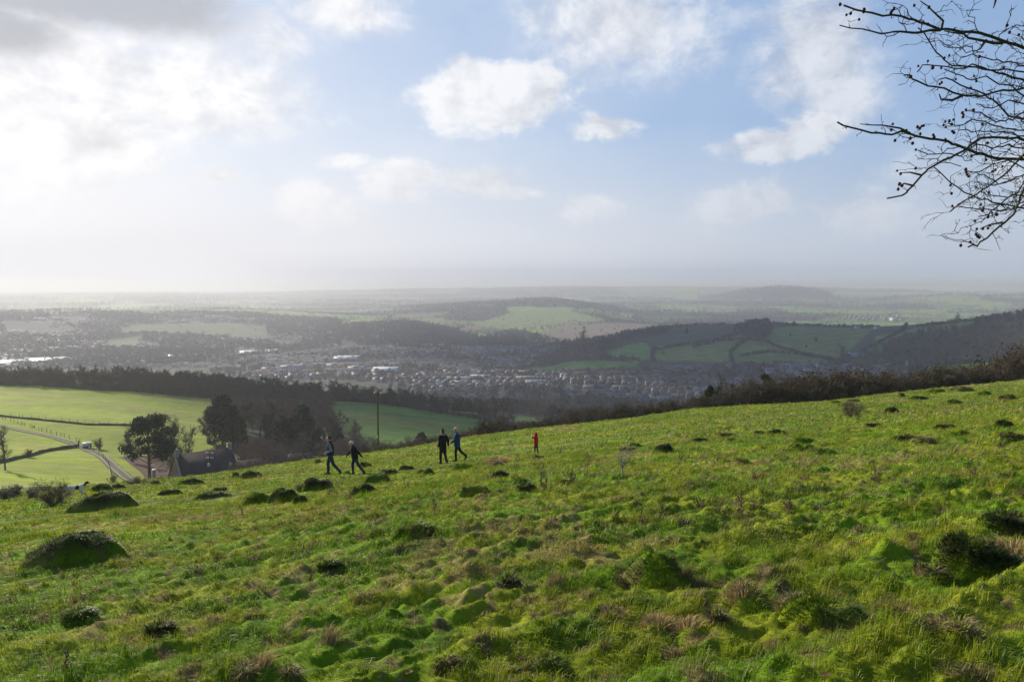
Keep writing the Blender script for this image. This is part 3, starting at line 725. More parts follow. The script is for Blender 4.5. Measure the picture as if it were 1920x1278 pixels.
wood_poly('moor_wood', 'brown wood on the slope behind the town centre', [(880, 640), (960, 622), (1010, 628), (1040, 640), (1110, 640), (1150, 630), (1120, 648), (1040, 662), (960, 655)], 15, 12, [.4, .55, .05], 40, 11, rmin=1900, rmax=5000)
wood_poly('crest_wood', 'hazy wood along the top of the centre hill', [(870, 588), (930, 576), (980, 562), (1030, 556), (1080, 562), (1130, 580), (1180, 596), (1120, 588), (1060, 574), (1000, 572), (930, 584)], 34, 13, [.8, .15, .05], 24, 12, rmin=3000, rmax=7000)
# far hedges and copses over the open country
_n = 60000; rr = np.exp(rs.random(_n) * math.log(11000 / 2200)) * 2200; aa = np.radians(-36 + 72 * rs.random(_n)); x = np.sin(aa) * rr; y = np.cos(aa) * rr
c = cover(x, y, 0 * x); k = (c[:, 0] < .0355) | ((c[:, 0] > .05) & (rs.random(_n) < .03)); x, y, rr = x[k], y[k], rr[k]
wood_mass('far_hedges', 'hedges and copses dividing the far fields, fading in the haze', x, y, (7 + 5 * rs.random(len(x))) * np.clip(rr / 3500, 1, 2), WF, 16, [.7, .15, .15], 13, cat='hedges')


def strip_hedge(name, label, pts, h, w, mats, seed, rmin=1000, rmax=3500, per=1.6, group=None, n=60):
    P = [ground_at(a, b, rmin, rmax) for a, b in pts]; X = []; Y = []; rs = np.random.default_rng(seed)
    for a, b in zip(P, P[1:]):
        L = math.hypot(b.x - a.x, b.y - a.y); m = max(2, int(L / per)); t = rs.random(m); X += list(a.x + (b.x - a.x) * t + rs.normal(size=m) * w * .3); Y += list(a.y + (b.y - a.y) * t + rs.normal(size=m) * w * .3)
    X, Y = np.array(X), np.array(Y); hh = h * (.7 + .6 * fb(X / 20, Y / 20, 2, seed)) * (.8 + .4 * rs.random(len(X)))
    o = wood_mass(name, label, X, Y, hh, mats, n, None, seed); del o['kind']; tag(o, label, 'hedge', group); return o


GH = 'hedgerows on the right hill'
HM = [WF[0], WF[2]]
for i, (pts, lb) in enumerate([
    ([(1225, 658), (1280, 648), (1340, 640), (1395, 626), (1418, 614)], 'long dark hedgerow climbing to the clump of trees on the right hill'),
    ([(1300, 652), (1350, 641), (1400, 638), (1440, 644), (1465, 655), (1500, 664), (1540, 672), (1580, 684)], 'hedgerow curving round the small field in the middle of the right hill'),
    ([(1372, 680), (1370, 664), (1385, 648), (1400, 640)], 'short thick upright hedgerow between two fields of the right hill'),
    ([(1390, 670), (1440, 662), (1500, 666), (1530, 673)], 'low hedgerow above the lowest field of the right hill'),
    ([(1570, 682), (1605, 664), (1640, 648), (1690, 624), (1700, 612)], 'diagonal hedgerow running up to the farm on the hilltop'),
    ([(1228, 655), (1222, 668), (1226, 680)], 'hedgerow beside the green field above the terraces'),
    ([(1130, 640), (1180, 628), (1240, 617), (1300, 612), (1360, 609)], 'hedgerow along the left skyline of the right hill'),
    ([(1450, 609), (1500, 611), (1560, 613), (1600, 614), (1640, 614)], 'thin hedgerow along the flat skyline of the right hill'),
    ([(950, 699), (1000, 688), (1060, 680), (1150, 676), (1200, 677)], 'dark hedgerow along the upper edge of the long green field by the town'),
    ([(1720, 614), (1780, 607), (1840, 600), (1900, 597)], 'hedgerow along the upper edge of the bright strip of field'),
    ([(1700, 690), (1760, 684), (1880, 678)], 'hedgerow along the upper edge of the green field on the right')]):
    strip_hedge('hedgerow', lb, pts, 6.5, 3.5, HM, 200 + i, group=GH)
GT = 'lone trees on the right hill'
for i, (px, b, t, lb) in enumerate([(1270, 617, 602, 'lone tree on the left skyline of the right hill'), (1315, 613, 603, 'second small tree on the skyline of the right hill'), (1100, 655, 612, 'tall bare tree standing before the brown field'),
    (1489, 613, 602, 'dark rounded tree on the skyline right of the clump'), (1540, 615, 605, 'small tree alone on the flat skyline'), (1530, 640, 632, 'round bush alone on the pasture'), (1482, 630, 624, 'small bush high on the pasture'),
    (1512, 652, 646, 'low bush in the middle of the pasture'), (1578, 680, 640, 'large bare tree at the bottom of the pasture'), (1750, 620, 600, 'bare tree above the bright strip of field'), (1795, 611, 585, 'broad bare tree on the skyline above the bright strip'),
    (1832, 604, 592, 'small round tree near the skyline at the right'), (1245, 668, 655, 'bare tree at the left end of the pasture'), (1288, 625, 614, 'small bush below the left skyline')]):
    plant('ever' if 'round' in lb or 'bush' in lb else 'bare', px, b, t, 'lone_tree' if 'tree' in lb else 'bush', lb, 'tree' if 'tree' in lb else 'bush', GT, rmin=1200)

# ------------------------------------------------------------------ the tree belt behind the left field
def edge_r(px, row): g = ground_at(px, row, 105, 800); return math.hypot(g.x, g.y)


BELT = [(-70, 725), (0, 725), (110, 728), (240, 734), (330, 739), (430, 746)]
for i in range(150):
    t = i / 149; px = -70 + 520 * t + prng.uniform(-4, 4); row = np.interp(px, [p[0] for p in BELT], [p[1] for p in BELT]); r = edge_r(px, row) + 4 + (i % 3) * 13 + prng.uniform(-3, 3)
    top = np.interp(px, [-70, 200, 300, 450], [688, 688, 694, 706]) + prng.uniform(-5, 9); sec = 'at the far left of' if px < 90 else ('in the left middle of' if px < 210 else ('in the right middle of' if px < 330 else 'at the right end of')); row_ = ('front', 'middle', 'back')[i % 3]
    plant('grey' if i % 11 == 5 else 'bare', px, None, top, 'bare_tree', 'bare brown tree in the %s row %s the left tree belt' % (row_, sec), 'tree', 'bare trees %s the left belt, %s row' % (sec, row_), r=r, wf=1.1)
for i in range(64):
    px = -70 + 510 * i / 63 + prng.uniform(-2, 2); row = np.interp(px, [p[0] for p in BELT], [p[1] for p in BELT]); r = edge_r(px, row) + 2
    plant('darkbush' if i % 3 else 'bush', px, None, row - prng.uniform(10, 19), 'hedge_bush', 'dark low bush at the foot of the left tree belt, ' + ('far left part' if px < 60 else 'left part' if px < 160 else 'middle part' if px < 270 else 'right part'), 'bush', 'hedge bushes at the foot of the left belt, ' + ('far left part' if px < 60 else 'left part' if px < 160 else 'middle part' if px < 270 else 'right part'), r=r, wf=1.5)
MB_ = [(430, 742), (545, 741), (640, 747), (760, 762), (900, 786), (945, 802)]
for i in range(90):
    px = 430 + 530 * i / 89 + prng.uniform(-4, 4); row = np.interp(px, [p[0] for p in MB_], [p[1] for p in MB_]); r = edge_r(px, row + 1) + 4 + (i % 3) * 11
    plant('bare', px, None, row - 30 + prng.uniform(-7, 6), 'bare_tree', 'bare tree in the %s row behind the %s of the middle green field' % (('front', 'middle', 'back')[i % 3], 'left end' if px < 600 else ('middle' if px < 780 else 'right end')), 'tree', 'bare trees in the %s row behind the %s of the middle field' % (('front', 'middle', 'back')[i % 3], 'left end' if px < 600 else ('middle' if px < 780 else 'right end')), r=r, wf=1.15)
for i in range(50):
    px = 440 + 500 * i / 49; row = np.interp(px, [p[0] for p in MB_], [p[1] for p in MB_]); r = edge_r(px, row + 1) + 2
    plant('bush', px, None, row - prng.uniform(8, 14), 'hedge_bush', 'bush on the far edge of the middle field, ' + ('left part' if px < 600 else 'middle part' if px < 780 else 'right part'), 'bush', 'hedge bushes behind the middle field, ' + ('left part' if px < 600 else 'middle part' if px < 780 else 'right part'), r=r, wf=1.5)

# ------------------------------------------------------------------ the wood beside the farmhouse
GW = 'trees of the wood beside the farmhouse'
for k_, px, b, t, wf, lb in [
    ('ever', 415, 832, 737, 1.0, 'tall dark evergreen at the left edge of the farm wood'), ('ever', 442, 838, 776, 1.0, 'dark evergreen low behind the farmhouse'), ('bare', 392, 832, 770, .9, 'pale bare tree leaning from the left side of the tall evergreen'),
    ('ever', 531, 850, 774, 1.05, 'broad dark evergreen in the middle of the farm wood'), ('ever', 566, 838, 757, .9, 'rounded dark evergreen right of the middle of the farm wood'), ('ever', 597, 848, 800, .9, 'low dark evergreen behind the man in the gilet'),
    ('ever', 634, 850, 806, 1.0, 'dark holly bush behind the white-haired walker'), ('ivy', 620, 840, 783, .7, 'narrow ivy-clad trunk behind the walkers'), ('ivy', 497, 830, 742, .7, 'ivy-clad tree standing above the farm wood'),
    ('ivy', 508, 826, 738, .6, 'second ivy-clad tree above the farm wood'), ('ivy', 455, 800, 738, .8, 'ivy-clad tree right behind the tall evergreen'), ('ivy', 470, 795, 744, .8, 'ivy-clad tree left of the brown crowns'),
    ('ever', 790, 846, 809, 1.1, 'dark conical bush on the hill edge left of the women')]:
    plant(k_, px, b, t, 'evergreen_tree' if k_ == 'ever' else ('ivy_clad_tree' if k_ == 'ivy' else 'bare_tree'), lb, 'tree', GW, wf=wf)
for i in range(46):
    px = prng.uniform(432, 690); b = prng.uniform(785, 832); t = b - prng.uniform(38, 60) - (12 if px < 560 else 0); t = max(t, np.interp(px, [430, 520, 600, 640, 690], [738, 742, 752, 775, 800]))
    plant('bare', px, b, t, 'bare_tree', 'bare brown tree in the farm wood %s' % ('above the farmhouse roof' if px < 500 else ('between the dark evergreens' if px < 580 else 'behind the two walkers')), 'tree', 'bare trees of the farm wood, part %d' % (0 if px < 500 else (1 if px < 580 else 2)), wf=1.25, rmin=150)
for i in range(46):
    px = prng.uniform(470, 800) if i > 12 else prng.uniform(440, 560); b = prng.uniform(846, 872); t = b - prng.uniform(24, 44)
    if px > 690: t = max(t, 808)
    plant('scrub' if i % 3 else 'bush', px, b, t, 'leafless_shrub', 'leafless grey-brown shrub on the hill edge %s' % ('behind the farmhouse garden' if px < 560 else ('behind the two walkers' if px < 700 else 'right of the tall pole')), 'shrub', 'shrubs on the hill edge, part %d' % (0 if px < 560 else (1 if px < 700 else 2)), wf=1.3)
for i in range(30):
    px = prng.uniform(430, 620); b = prng.uniform(775, 800); plant('bare', px, b, b - prng.uniform(36, 52), 'bare_tree', 'bare tree in the back rows of the farm wood', 'tree', 'bare trees at the back of the farm wood', wf=1.3, rmin=250)
# trees round the farm
plant('pine', 277, 893, 779, 'pine_tree', 'dark spreading pine left of the farmhouse', 'pine tree', wf=1.0, var=0)
plant('round', 325, 886, 778, 'bare_tree', 'rounded bare tree behind the left gable of the farmhouse', 'tree', wf=.95)
plant('grey', 350, 870, 800, 'bare_tree', 'thin bare tree behind the roof of the farmhouse', 'tree', wf=1.1)
plant('grey', 246, 862, 792, 'bare_tree', 'pale bare tree leaning out left of the pine', 'tree', wf=1.2)
plant('grey', 6, 880, 800, 'bare_tree', 'bare tree cut by the left edge of the picture', 'tree', wf=1.0)
plant('darkbush', 52, 853, 839, 'round_bush', 'small round dark bush on the field wall at the left', 'bush', wf=.9)
plant('bush', 186, 837, 818, 'round_bush', 'rounded leafless bush beside the white trailer', 'bush', wf=.8)
plant('darkbush', 212, 902, 888, 'round_bush', 'small dark bush beside the foot of the track', 'bush', wf=.8)
plant('bush', 64, 803, 796, 'round_bush', 'tiny bush on the upper fence line', 'bush')
for i in range(16):
    px = 452 + i * 9 + prng.uniform(-3, 3); plant('scrub', px, None, np.interp(px, [450, 600], [862, 852]) + prng.uniform(-8, 8), 'leafless_shrub', 'pale leafless shrub in the garden right of the farmhouse', 'shrub', 'garden shrubs right of the farmhouse', r=prng.uniform(140, 165), wf=1.2)
for px, t in ((372, 850), (380, 846)): plant('scrub', px, 870, t, 'leafless_shrub', 'leafless shrub behind the farmhouse roof', 'shrub', 'shrubs behind the farmhouse roof')

# ------------------------------------------------------------------ hedge along the brow of the hill
TOPL = [(660, 846), (700, 838), (760, 832), (800, 826), (860, 812), (880, 804), (905, 797), (940, 787), (965, 795), (1000, 789), (1040, 791), (1080, 772), (1100, 767), (1150, 764), (1190, 759), (1230, 762), (1280, 752), (1310, 744), (1338, 738), (1370, 724), (1400, 722), (1425, 716), (1462, 716), (1500, 710), (1540, 702), (1600, 698), (1640, 699), (1700, 704), (1740, 695), (1790, 684), (1830, 689), (1870, 688), (1900, 664), (1960, 648)]
_c2 = [(p, r) for p, y, r in CREST]
for i in range(150):
    px = 690 + (1975 - 690) * i / 149 + prng.uniform(-4, 4); rc = np.interp(px, [a for a, b in _c2], [b for a, b in _c2]); top = np.interp(px, [a for a, b in TOPL], [b for a, b in TOPL]) - 6 + prng.uniform(-5, 6)
    k_ = ('bush', 'darkbush', 'darkbush', 'scrub', 'darkbush')[i % 5] if px > 1000 else ('bush', 'scrub', 'darkbush')[i % 3]; r = rc * 1.15 + 10 + (i % 2) * 9 + prng.uniform(-2, 2)
    where = 'left of the red child' if px < 1000 else ('left of the ivy column' if px < 1330 else ('between the two ivy-clad trees' if px < 1450 else ('behind the upper right slope' if px < 1750 else 'at the right edge')))
    lab = {'bush': 'reddish-brown bush in the brow hedge ' + where, 'darkbush': 'dark-leaved bush in the brow hedge ' + where, 'scrub': 'grey leafless bush in the brow hedge ' + where}[k_]
    e = plant(k_, px, None, top, 'hedge_bush', lab, 'bush', {'bush': 'hawthorn bushes in the brow hedge', 'darkbush': 'dark-leaved bushes in the brow hedge', 'scrub': 'leafless bushes in the brow hedge'}[k_] + ' ' + where, r=r, wf=1.1)
    e.scale[0] = e.scale[1] = max(e.scale[0], .8)
for px, t, k_, wf, lb in [(1333, 722, 'ever', .8, 'dark ivy mass left of the ivy column in the brow hedge'), (1352, 696, 'ivy', .5, 'tall narrow ivy-clad trunk rising from the brow hedge'), (1442, 686, 'ivy', 1.0, 'ivy-clad tree with a spreading top in the brow hedge'), (1400, 708, 'ivy', .8, 'lower ivy-clad tree in the brow hedge'),
    (1170, 756, 'ever', .9, 'rounded dark holly in the left part of the brow hedge'), (935, 790, 'ever', .9, 'dark leafy bush at the left end of the brow hedge'), (966, 797, 'ever', .7, 'small dark leafy bush above the red child'), (1905, 655, 'bare', 1.1, 'bare tree at the right end of the brow hedge'), (1240, 755, 'ever', .9, 'dark holly left of the ivy mass in the brow hedge')]:
    rc = np.interp(px, [a for a, b in _c2], [b for a, b in _c2]); plant(k_, px, None, t, 'hedge_tree', lb, 'tree', r=rc * 1.15 + 12, wf=wf)
# ------------------------------------------------------------------ buildings of the town
WALLS = [new_mat('wall_cream', (.50, .43, .33), .9, .1, vary=[(.5, (.34, .30, .23), .45, .65)]), new_mat('wall_white', (.66, .65, .60), .85, .2), new_mat('wall_stone', (.27, .22, .165), .95, .1, vary=[(.8, (.20, .17, .13), .45, .65)])]
ROOFS = [new_mat('roof_slate', (.085, .085, .095), .55, .4, vary=[(.6, (.12, .115, .12), .4, .7)]), new_mat('roof_tile', (.13, .075, .058), .85, .2, vary=[(.6, (.09, .06, .05), .4, .7)]), new_mat('roof_grey', (.20, .19, .18), .6, .4)]
GLASS = new_mat('window_dark', (.03, .035, .04), .2, .5)
METAL = new_mat('metal_roof', (.40, .42, .44), .5, .4)


def boxv(x0, x1, y0, y1, z0, z1):
    V = np.array([(x, y, z) for z in (z0, z1) for x, y in ((x0, y0), (x1, y0), (x1, y1), (x0, y1))], float)
    Q = np.array([(3, 2, 1, 0), (4, 5, 6, 7), (0, 1, 5, 4), (1, 2, 6, 5), (2, 3, 7, 6), (3, 0, 4, 7)]); return V, Q


def join(lst):
    Vs, Qs, Mi, n = [], [], [], 0
    for V, Q, m in lst: Vs.append(V); Qs.append(Q + n); Mi.append(np.full(len(Q), m)); n += len(V)
    return np.vstack(Vs), np.vstack(Qs), np.concatenate(Mi)


def house_parts(w, d, h, rise, over=.3, storeys=2):
    "gabled house, ridge along x"
    V = np.array([(-w / 2, -d / 2, -1.5), (w / 2, -d / 2, -1.5), (w / 2, d / 2, -1.5), (-w / 2, d / 2, -1.5), (-w / 2, -d / 2, h), (w / 2, -d / 2, h), (w / 2, d / 2, h), (-w / 2, d / 2, h), (-w / 2, 0, h + rise), (w / 2, 0, h + rise)])
    Q = np.array([(0, 1, 5, 4), (2, 3, 7, 6)]); T = [(4, 8, 7), (5, 6, 9)]; Q2 = np.array([(3, 0, 4, 7), (1, 2, 6, 5)])
    lst = [(V, np.vstack([Q, Q2]), 0)]; g = np.array([(4, 4, 8, 7), (5, 6, 9, 9)])
    wins = []
    nwin = max(2, int(w / 2.6))
    for s in range(storeys):
        zc = 1.0 + s * (h / storeys)
        for i in range(nwin):
            xc = -w / 2 + w * (i + .5) / nwin
            for sy in (-1, 1):
                y0 = sy * (d / 2 + .02); v, q = boxv(xc - .5, xc + .5, min(y0, y0 - sy * .1), max(y0, y0 - sy * .1), zc, zc + 1.15); wins.append((v, q, 1))
    o = over; sl = rise / (d / 2); t = .18
    rv = np.array([(-w / 2 - .15, -d / 2 - o, h - sl * o), (w / 2 + .15, -d / 2 - o, h - sl * o), (w / 2 + .15, 0, h + rise + .02), (-w / 2 - .15, 0, h + rise + .02), (w / 2 + .15, d / 2 + o, h - sl * o), (-w / 2 - .15, d / 2 + o, h - sl * o)])
    top = rv + [0, 0, t]; RV = np.vstack([rv, top]); RQ = np.array([(6, 7, 8, 9), (9, 8, 10, 11), (0, 3, 2, 1), (3, 5, 4, 2), (0, 1, 7, 6), (5, 11, 10, 4), (0, 6, 9, 3), (3, 9, 11, 5), (1, 2, 8, 7), (2, 4, 10, 8)])
    cv, cq = boxv(w / 2 - 1.3, w / 2 - .6, -.45, .45, h + rise - .6, h + rise + 1.1)
    return lst, T, wins, (RV, RQ), (cv, cq)


def house_meshes(w, d, h, rise, wm, rm, storeys=2):
    lst, T, wins, roof, ch = house_parts(w, d, h, rise, storeys=storeys); V, Q, Mi = join(lst + wins)
    me = np_mesh('wall', V, Q, T, (wm, GLASS), np.concatenate([Mi, np.zeros(len(T), int)]), link=False).data
    return me, np_mesh('roof', roof[0], roof[1], None, (rm,), link=False).data, np_mesh('chimney', ch[0], ch[1], None, (WALLS[2],), link=False).data


HV = []
for wi, wn in enumerate(('cream', 'white', 'stone')):
    for ri, rn in enumerate(('slate', 'red tile', 'pale grey')):
        HV.append((wn, rn, house_meshes((9.5, 10.5, 8.5)[wi], (8, 7.5, 8.5)[ri], 5.2, 2.8, WALLS[wi], ROOFS[ri])))


def put_house(v, x, y, rz, label, group, z=None):
    e = thing('house', label, 'house', (x, y, hz(x, y) if z is None else z), rz, group); wl, rf, ch = HV[v][2]
    a = bpy.data.objects.new('wall', wl); b = bpy.data.objects.new('roof', rf); c = bpy.data.objects.new('chimney', ch)
    for o, p in ((a, e), (b, e), (c, b)): COL.objects.link(o); o.parent = p


def town_plots(poly, rows, step, seed, ang=0., keep=.8, green=.6):
    "plots along gently bent streets"
    p = np.array(poly); cx, cy = p.mean(0); R_ = max(np.ptp(p[:, 0]), np.ptp(p[:, 1])); rs = np.random.default_rng(seed)
    u = np.arange(-R_, R_, step); v = np.arange(-R_, R_, rows); U, Vv = np.meshgrid(u, v); v2 = Vv + (np.arange(len(v)) % 2)[:, None] * -(rows * .28)
    U = U + rs.random(Vv.shape[0])[:, None] * 40; bend = 55 * (fb(U / 420, Vv / 420, 2, seed) - .5) * 2; a = ang + .9 * (fb(U / 380 + 5, Vv / 380, 1, seed + 3) - .5)
    c, s = math.cos(ang), math.sin(ang); X = cx + U * c - (v2 + bend) * s; Y = cy + U * s + (v2 + bend) * c
    du = np.gradient(bend, axis=1) / step; A = ang + np.arctan(du) + rs.normal(size=du.shape) * .04
    X, Y, A = X.ravel(), Y.ravel(), A.ravel(); k = inpoly(X, Y, poly) & (rs.random(len(X)) < keep) & (fb(X / 90, Y / 90, 2, seed + 9) < green)
    for pl, cc in COVER_POLYS:
        if cc not in (TOWN, FARTOWN): k &= ~inpoly(X, Y, pl)
    return X[k], Y[k], A[k]


AVOID = []
SPECIAL = [  # px, base row, px wide, px high, depth m, wall, roof kind, label, name
    (596, 699, 11, 17, 14, (.38, .12, .05), 'flat', 'orange brick tower block standing in the town', 'tower_block'),
    (668, 697, 30, 9, 40, (.62, .64, .66), 'flat', 'white flat-roofed hall right of the orange block', 'white_hall'),
    (545, 699, 34, 13, 25, (.46, .46, .47), 'flat', 'pale office building left of the orange block', 'office_building'),
    (505, 700, 26, 10, 22, (.52, .51, .48), 'flat', 'low white building at the left end of the town offices', 'office_building'),
    (570, 694, 14, 11, 20, (.40, .38, .36), 'flat', 'grey block squeezed left of the orange block', 'office_building'),
    (628, 692, 30, 9, 30, (.36, .34, .32), 'flat', 'grey-brown offices between the orange block and the white hall', 'office_building'),
    (722, 698, 46, 5, 45, (.34, .33, .31), 'metal', 'long low shed with a pale roof right of the white hall', 'long_shed'),
    (650, 676, 46, 5, 50, (.30, .32, .34), 'metal', 'wide grey-blue shed behind the white hall', 'long_shed'),
    (100, 681, 66, 5, 60, (.34, .36, .40), 'metal', 'long shed with a shining roof behind the left tree belt', 'warehouse'), (28, 684, 54, 4, 50, (.34, .36, .40), 'metal', 'shed with a shining roof at the left edge of the valley', 'warehouse'),
    (470, 664, 36, 3, 45, (.4, .4, .42), 'metal', 'low bright-roofed shed left of its twin in the hazy valley', 'warehouse'), (512, 663, 26, 4, 50, (.5, .5, .5), 'metal', 'bright white-roofed shed in the hazy valley', 'warehouse'),
    (900, 731, 15, 14, 14, (.36, .34, .28), 'flat', 'square pale block among the nearest houses', 'flat_block'),
    (862, 712, 46, 4, 12, (.48, .47, .43), 'metal', 'uppermost of the long low school buildings', 'school_block'), (880, 719, 60, 5, 12, (.50, .49, .44), 'flat', 'long low school building below the uppermost one', 'school_block'), (900, 708, 40, 4, 10, (.48, .47, .43), 'metal', 'short school building at the right end', 'school_block'),
    (1605, 668, 24, 5, 14, (.42, .46, .50), 'metal', 'long pale barn at the bottom of the diagonal hedgerow', 'barn'),
    (1676, 603, 9, 5, 60, (.62, .62, .60), 'flat', 'bright white tank building far beyond the hilltop farm', 'white_building'),
    (1700, 692, 4, 14, 6, (.42, .38, .30), 'flat', 'pale church tower at the foot of the wood', 'church_tower'),
    (940, 693, 34, 4, 12, (.42, .40, .36), 'flat', 'low pale block behind the end of the long green field', 'flat_block'),
    (350, 670, 60, 3, 30, (.35, .35, .36), 'metal', 'thin pale terrace in the hazy left valley', 'long_shed'),
]
for px, b, wpx, hpx, dep, colr, kind, lb, nm in SPECIAL:
    g = ground_at(px, b, 700, 9000); r = math.hypot(g.x, g.y); w = wpx * r / F; h = hpx * r / F; mt = new_mat(nm + '_wall', tuple(min(.6, c) for c in colr), .85, .2)
    e = thing(nm, lb, {'tower_block': 'tower block', 'white_hall': 'hall', 'office_building': 'office building', 'long_shed': 'shed', 'warehouse': 'warehouse', 'flat_block': 'building', 'school_block': 'school building', 'barn': 'barn', 'white_building': 'building', 'church_tower': 'church tower'}[nm], (g.x, g.y, g.z), -math.atan2(g.x, g.y) * .8 + prng.uniform(-.12, .12))
    AVOID.append((g.x, g.y, w / 2 + 8, dep / 2 + 8)); lst = [(*boxv(-w / 2, w / 2, -dep / 2, dep / 2, -3, h), 0)]; nf = max(1, int(h / 3.2)); nc = max(3, int(w / 4))
    V, Q, Mi = join(lst); np_mesh('wall', V, Q, None, (mt,), Mi, parent=e); wl = []
    for f in range(nf):
        for cI in range(nc):
            xc = -w / 2 + w * (cI + .5) / nc; wl.append((*boxv(xc - w / nc * .3, xc + w / nc * .3, -dep / 2 - .06, -dep / 2 + .1, .9 + f * h / nf, .9 + f * h / nf + h / nf * .42), 0))
    if kind != 'metal' or h > 6: V, Q, Mi = join(wl); np_mesh('windows', V, Q, None, (GLASS,), Mi, parent=e)
    if kind == 'metal': V, Q, Mi = join([((lambda a: (a[0] * [1, 1, 1], a[1]))(boxv(-w / 2 - .5, w / 2 + .5, -dep / 2 - .5, dep / 2 + .5, h + .003, h + .6)) + (0,))]); V[4:8, 2] += [0, 0, 0, 0]; V[[6, 7], 2] += dep * .06; np_mesh('roof', V, Q, None, (METAL,), Mi, parent=e)
    else:
        V, Q, Mi = join([(*boxv(-w / 2 - .2, w / 2 + .2, -dep / 2 - .2, dep / 2 + .2, h + .003, h + .5), 0), (*boxv(-w * .2, w * .1, -dep * .2, dep * .2, h + .505, h + 2.2), 0)]); np_mesh('roof', V, Q, None, (ROOFS[2],), Mi, parent=e)
# two rows of red-roofed terraces below the long green field, dormered rows to their left
for row, (b, x0, x1, n) in enumerate([(707, 1072, 1330, 5), (700, 1066, 1300, 6), (703, 968, 1038, 1), (714, 962, 1052, 1), (721, 980, 1064, 1), (705, 1034, 1062, 1), (742, 1050, 1180, 3), (748, 1130, 1260, 3), (733, 1090, 1200, 2)]):
    for i in range(n):
        xa = x0 + (x1 - x0) * (i + .06) / n; xb = x0 + (x1 - x0) * (i + .94) / n; g = ground_at((xa + xb) / 2, b, 800, 3000); r = math.hypot(g.x, g.y); w = (xb - xa) * r / F; red = row < 2
        lab = ('red-tiled terrace, %s from the left in the %s row below the green field' % (('first', 'second', 'third', 'fourth', 'fifth', 'sixth')[i], 'front' if row == 0 else 'back')) if red else (('small slate terrace behind the others', 'slate terrace', 'uppermost dormered slate terrace', 'middle dormered slate terrace', 'lowest dormered slate terrace', 'short slate terrace touching the red rows')[row] + ' left of the red-tiled rows' if row < 6 else ('upper', 'lower', 'middle')[row - 6] + ' pale terrace among the nearest houses above the wood, ' + ('left part', 'middle part', 'right part')[i])
        e = thing('terrace', lab, 'terraced houses', (g.x, g.y, g.z), -math.atan2(g.x, g.y) * .5 + .02, 'terraces in the valley' if not red else 'red-tiled terraces, %s row' % ('front' if row == 0 else 'back'))
        AVOID.append((g.x, g.y, w / 2 + 6, 13)); lst, T, wins, roof, ch = house_parts(w, 9, 5.4, 2.9); V, Q, Mi = join(lst + wins); np_mesh('wall', V, Q, T, (WALLS[0] if red else WALLS[row % 3], GLASS), np.concatenate([Mi, np.zeros(len(T), int)]), parent=e)
        rf = np_mesh('roof', roof[0], roof[1], None, (ROOFS[1] if red else ROOFS[0],), parent=e)
        chs = []
        for q in range(max(1, int(w / 12))): c = -w / 2 + w * (q + .5) / max(1, int(w / 12)); chs.append((*boxv(c - .6, c + .6, -.5, .5, 7.6, 9.3), 0))
        V, Q, Mi = join(chs); np_mesh('chimneys', V, Q, None, (WALLS[2],), Mi, parent=rf)
        if not red and row < 6:
            dv, dq = boxv(-1.1, 1.1, -3.6, -1.0, 6.2, 7.6); dme = np_mesh('dormer', dv, dq, None, (WALLS[1],), link=False).data
            for q in range(int(w / 6)): o = bpy.data.objects.new('dormer', dme); COL.objects.link(o); o.parent = rf; o.location.x = -w / 2 + w * (q + .5) / int(w / 6)
X, Y, A = town_plots(POLY_TOWN, 29, 11.5, 7, .10, .84, .60)
k = np.ones(len(X), bool)
for ax, ay, aw, ad in AVOID: k &= ~((np.abs(X - ax) < aw) & (np.abs(Y - ay) < ad))
X, Y, A = X[k], Y[k], A[k]; D = np.hypot(X, Y); o_ = np.argsort(D); X, Y, A, D = X[o_], Y[o_], A[o_], D[o_]
hp = np.array(to_px(np.stack([X, Y, H(X, Y)], 1))).T; rs = np.random.default_rng(12); VI = rs.choice(9, len(X), p=[.26, .16, .04, .14, .06, .05, .16, .10, .03])
inf = (hp[:, 0] > -20) & (hp[:, 0] < 1940); near_i = np.where(inf)[0][:300]; far_mask = np.ones(len(X), bool); far_mask[near_i] = False
for i in near_i:
    wn, rn, _ = HV[VI[i]]; px = hp[i, 0]
    zone = 'left of the low school buildings' if px < 830 else ('just right of the school' if px < 970 else ('below the slate terraces' if px < 1080 else ('below the red-tiled terraces' if px < 1230 else ('right of the red-tiled terraces' if px < 1420 else 'at the right end of town'))))
    put_house(VI[i], X[i], Y[i], A[i] + (math.pi / 2 if rs.random() < .12 else 0), '%s-walled house with a %s roof %s' % (wn, rn, zone), '%s and %s houses %s' % (wn, rn, zone))


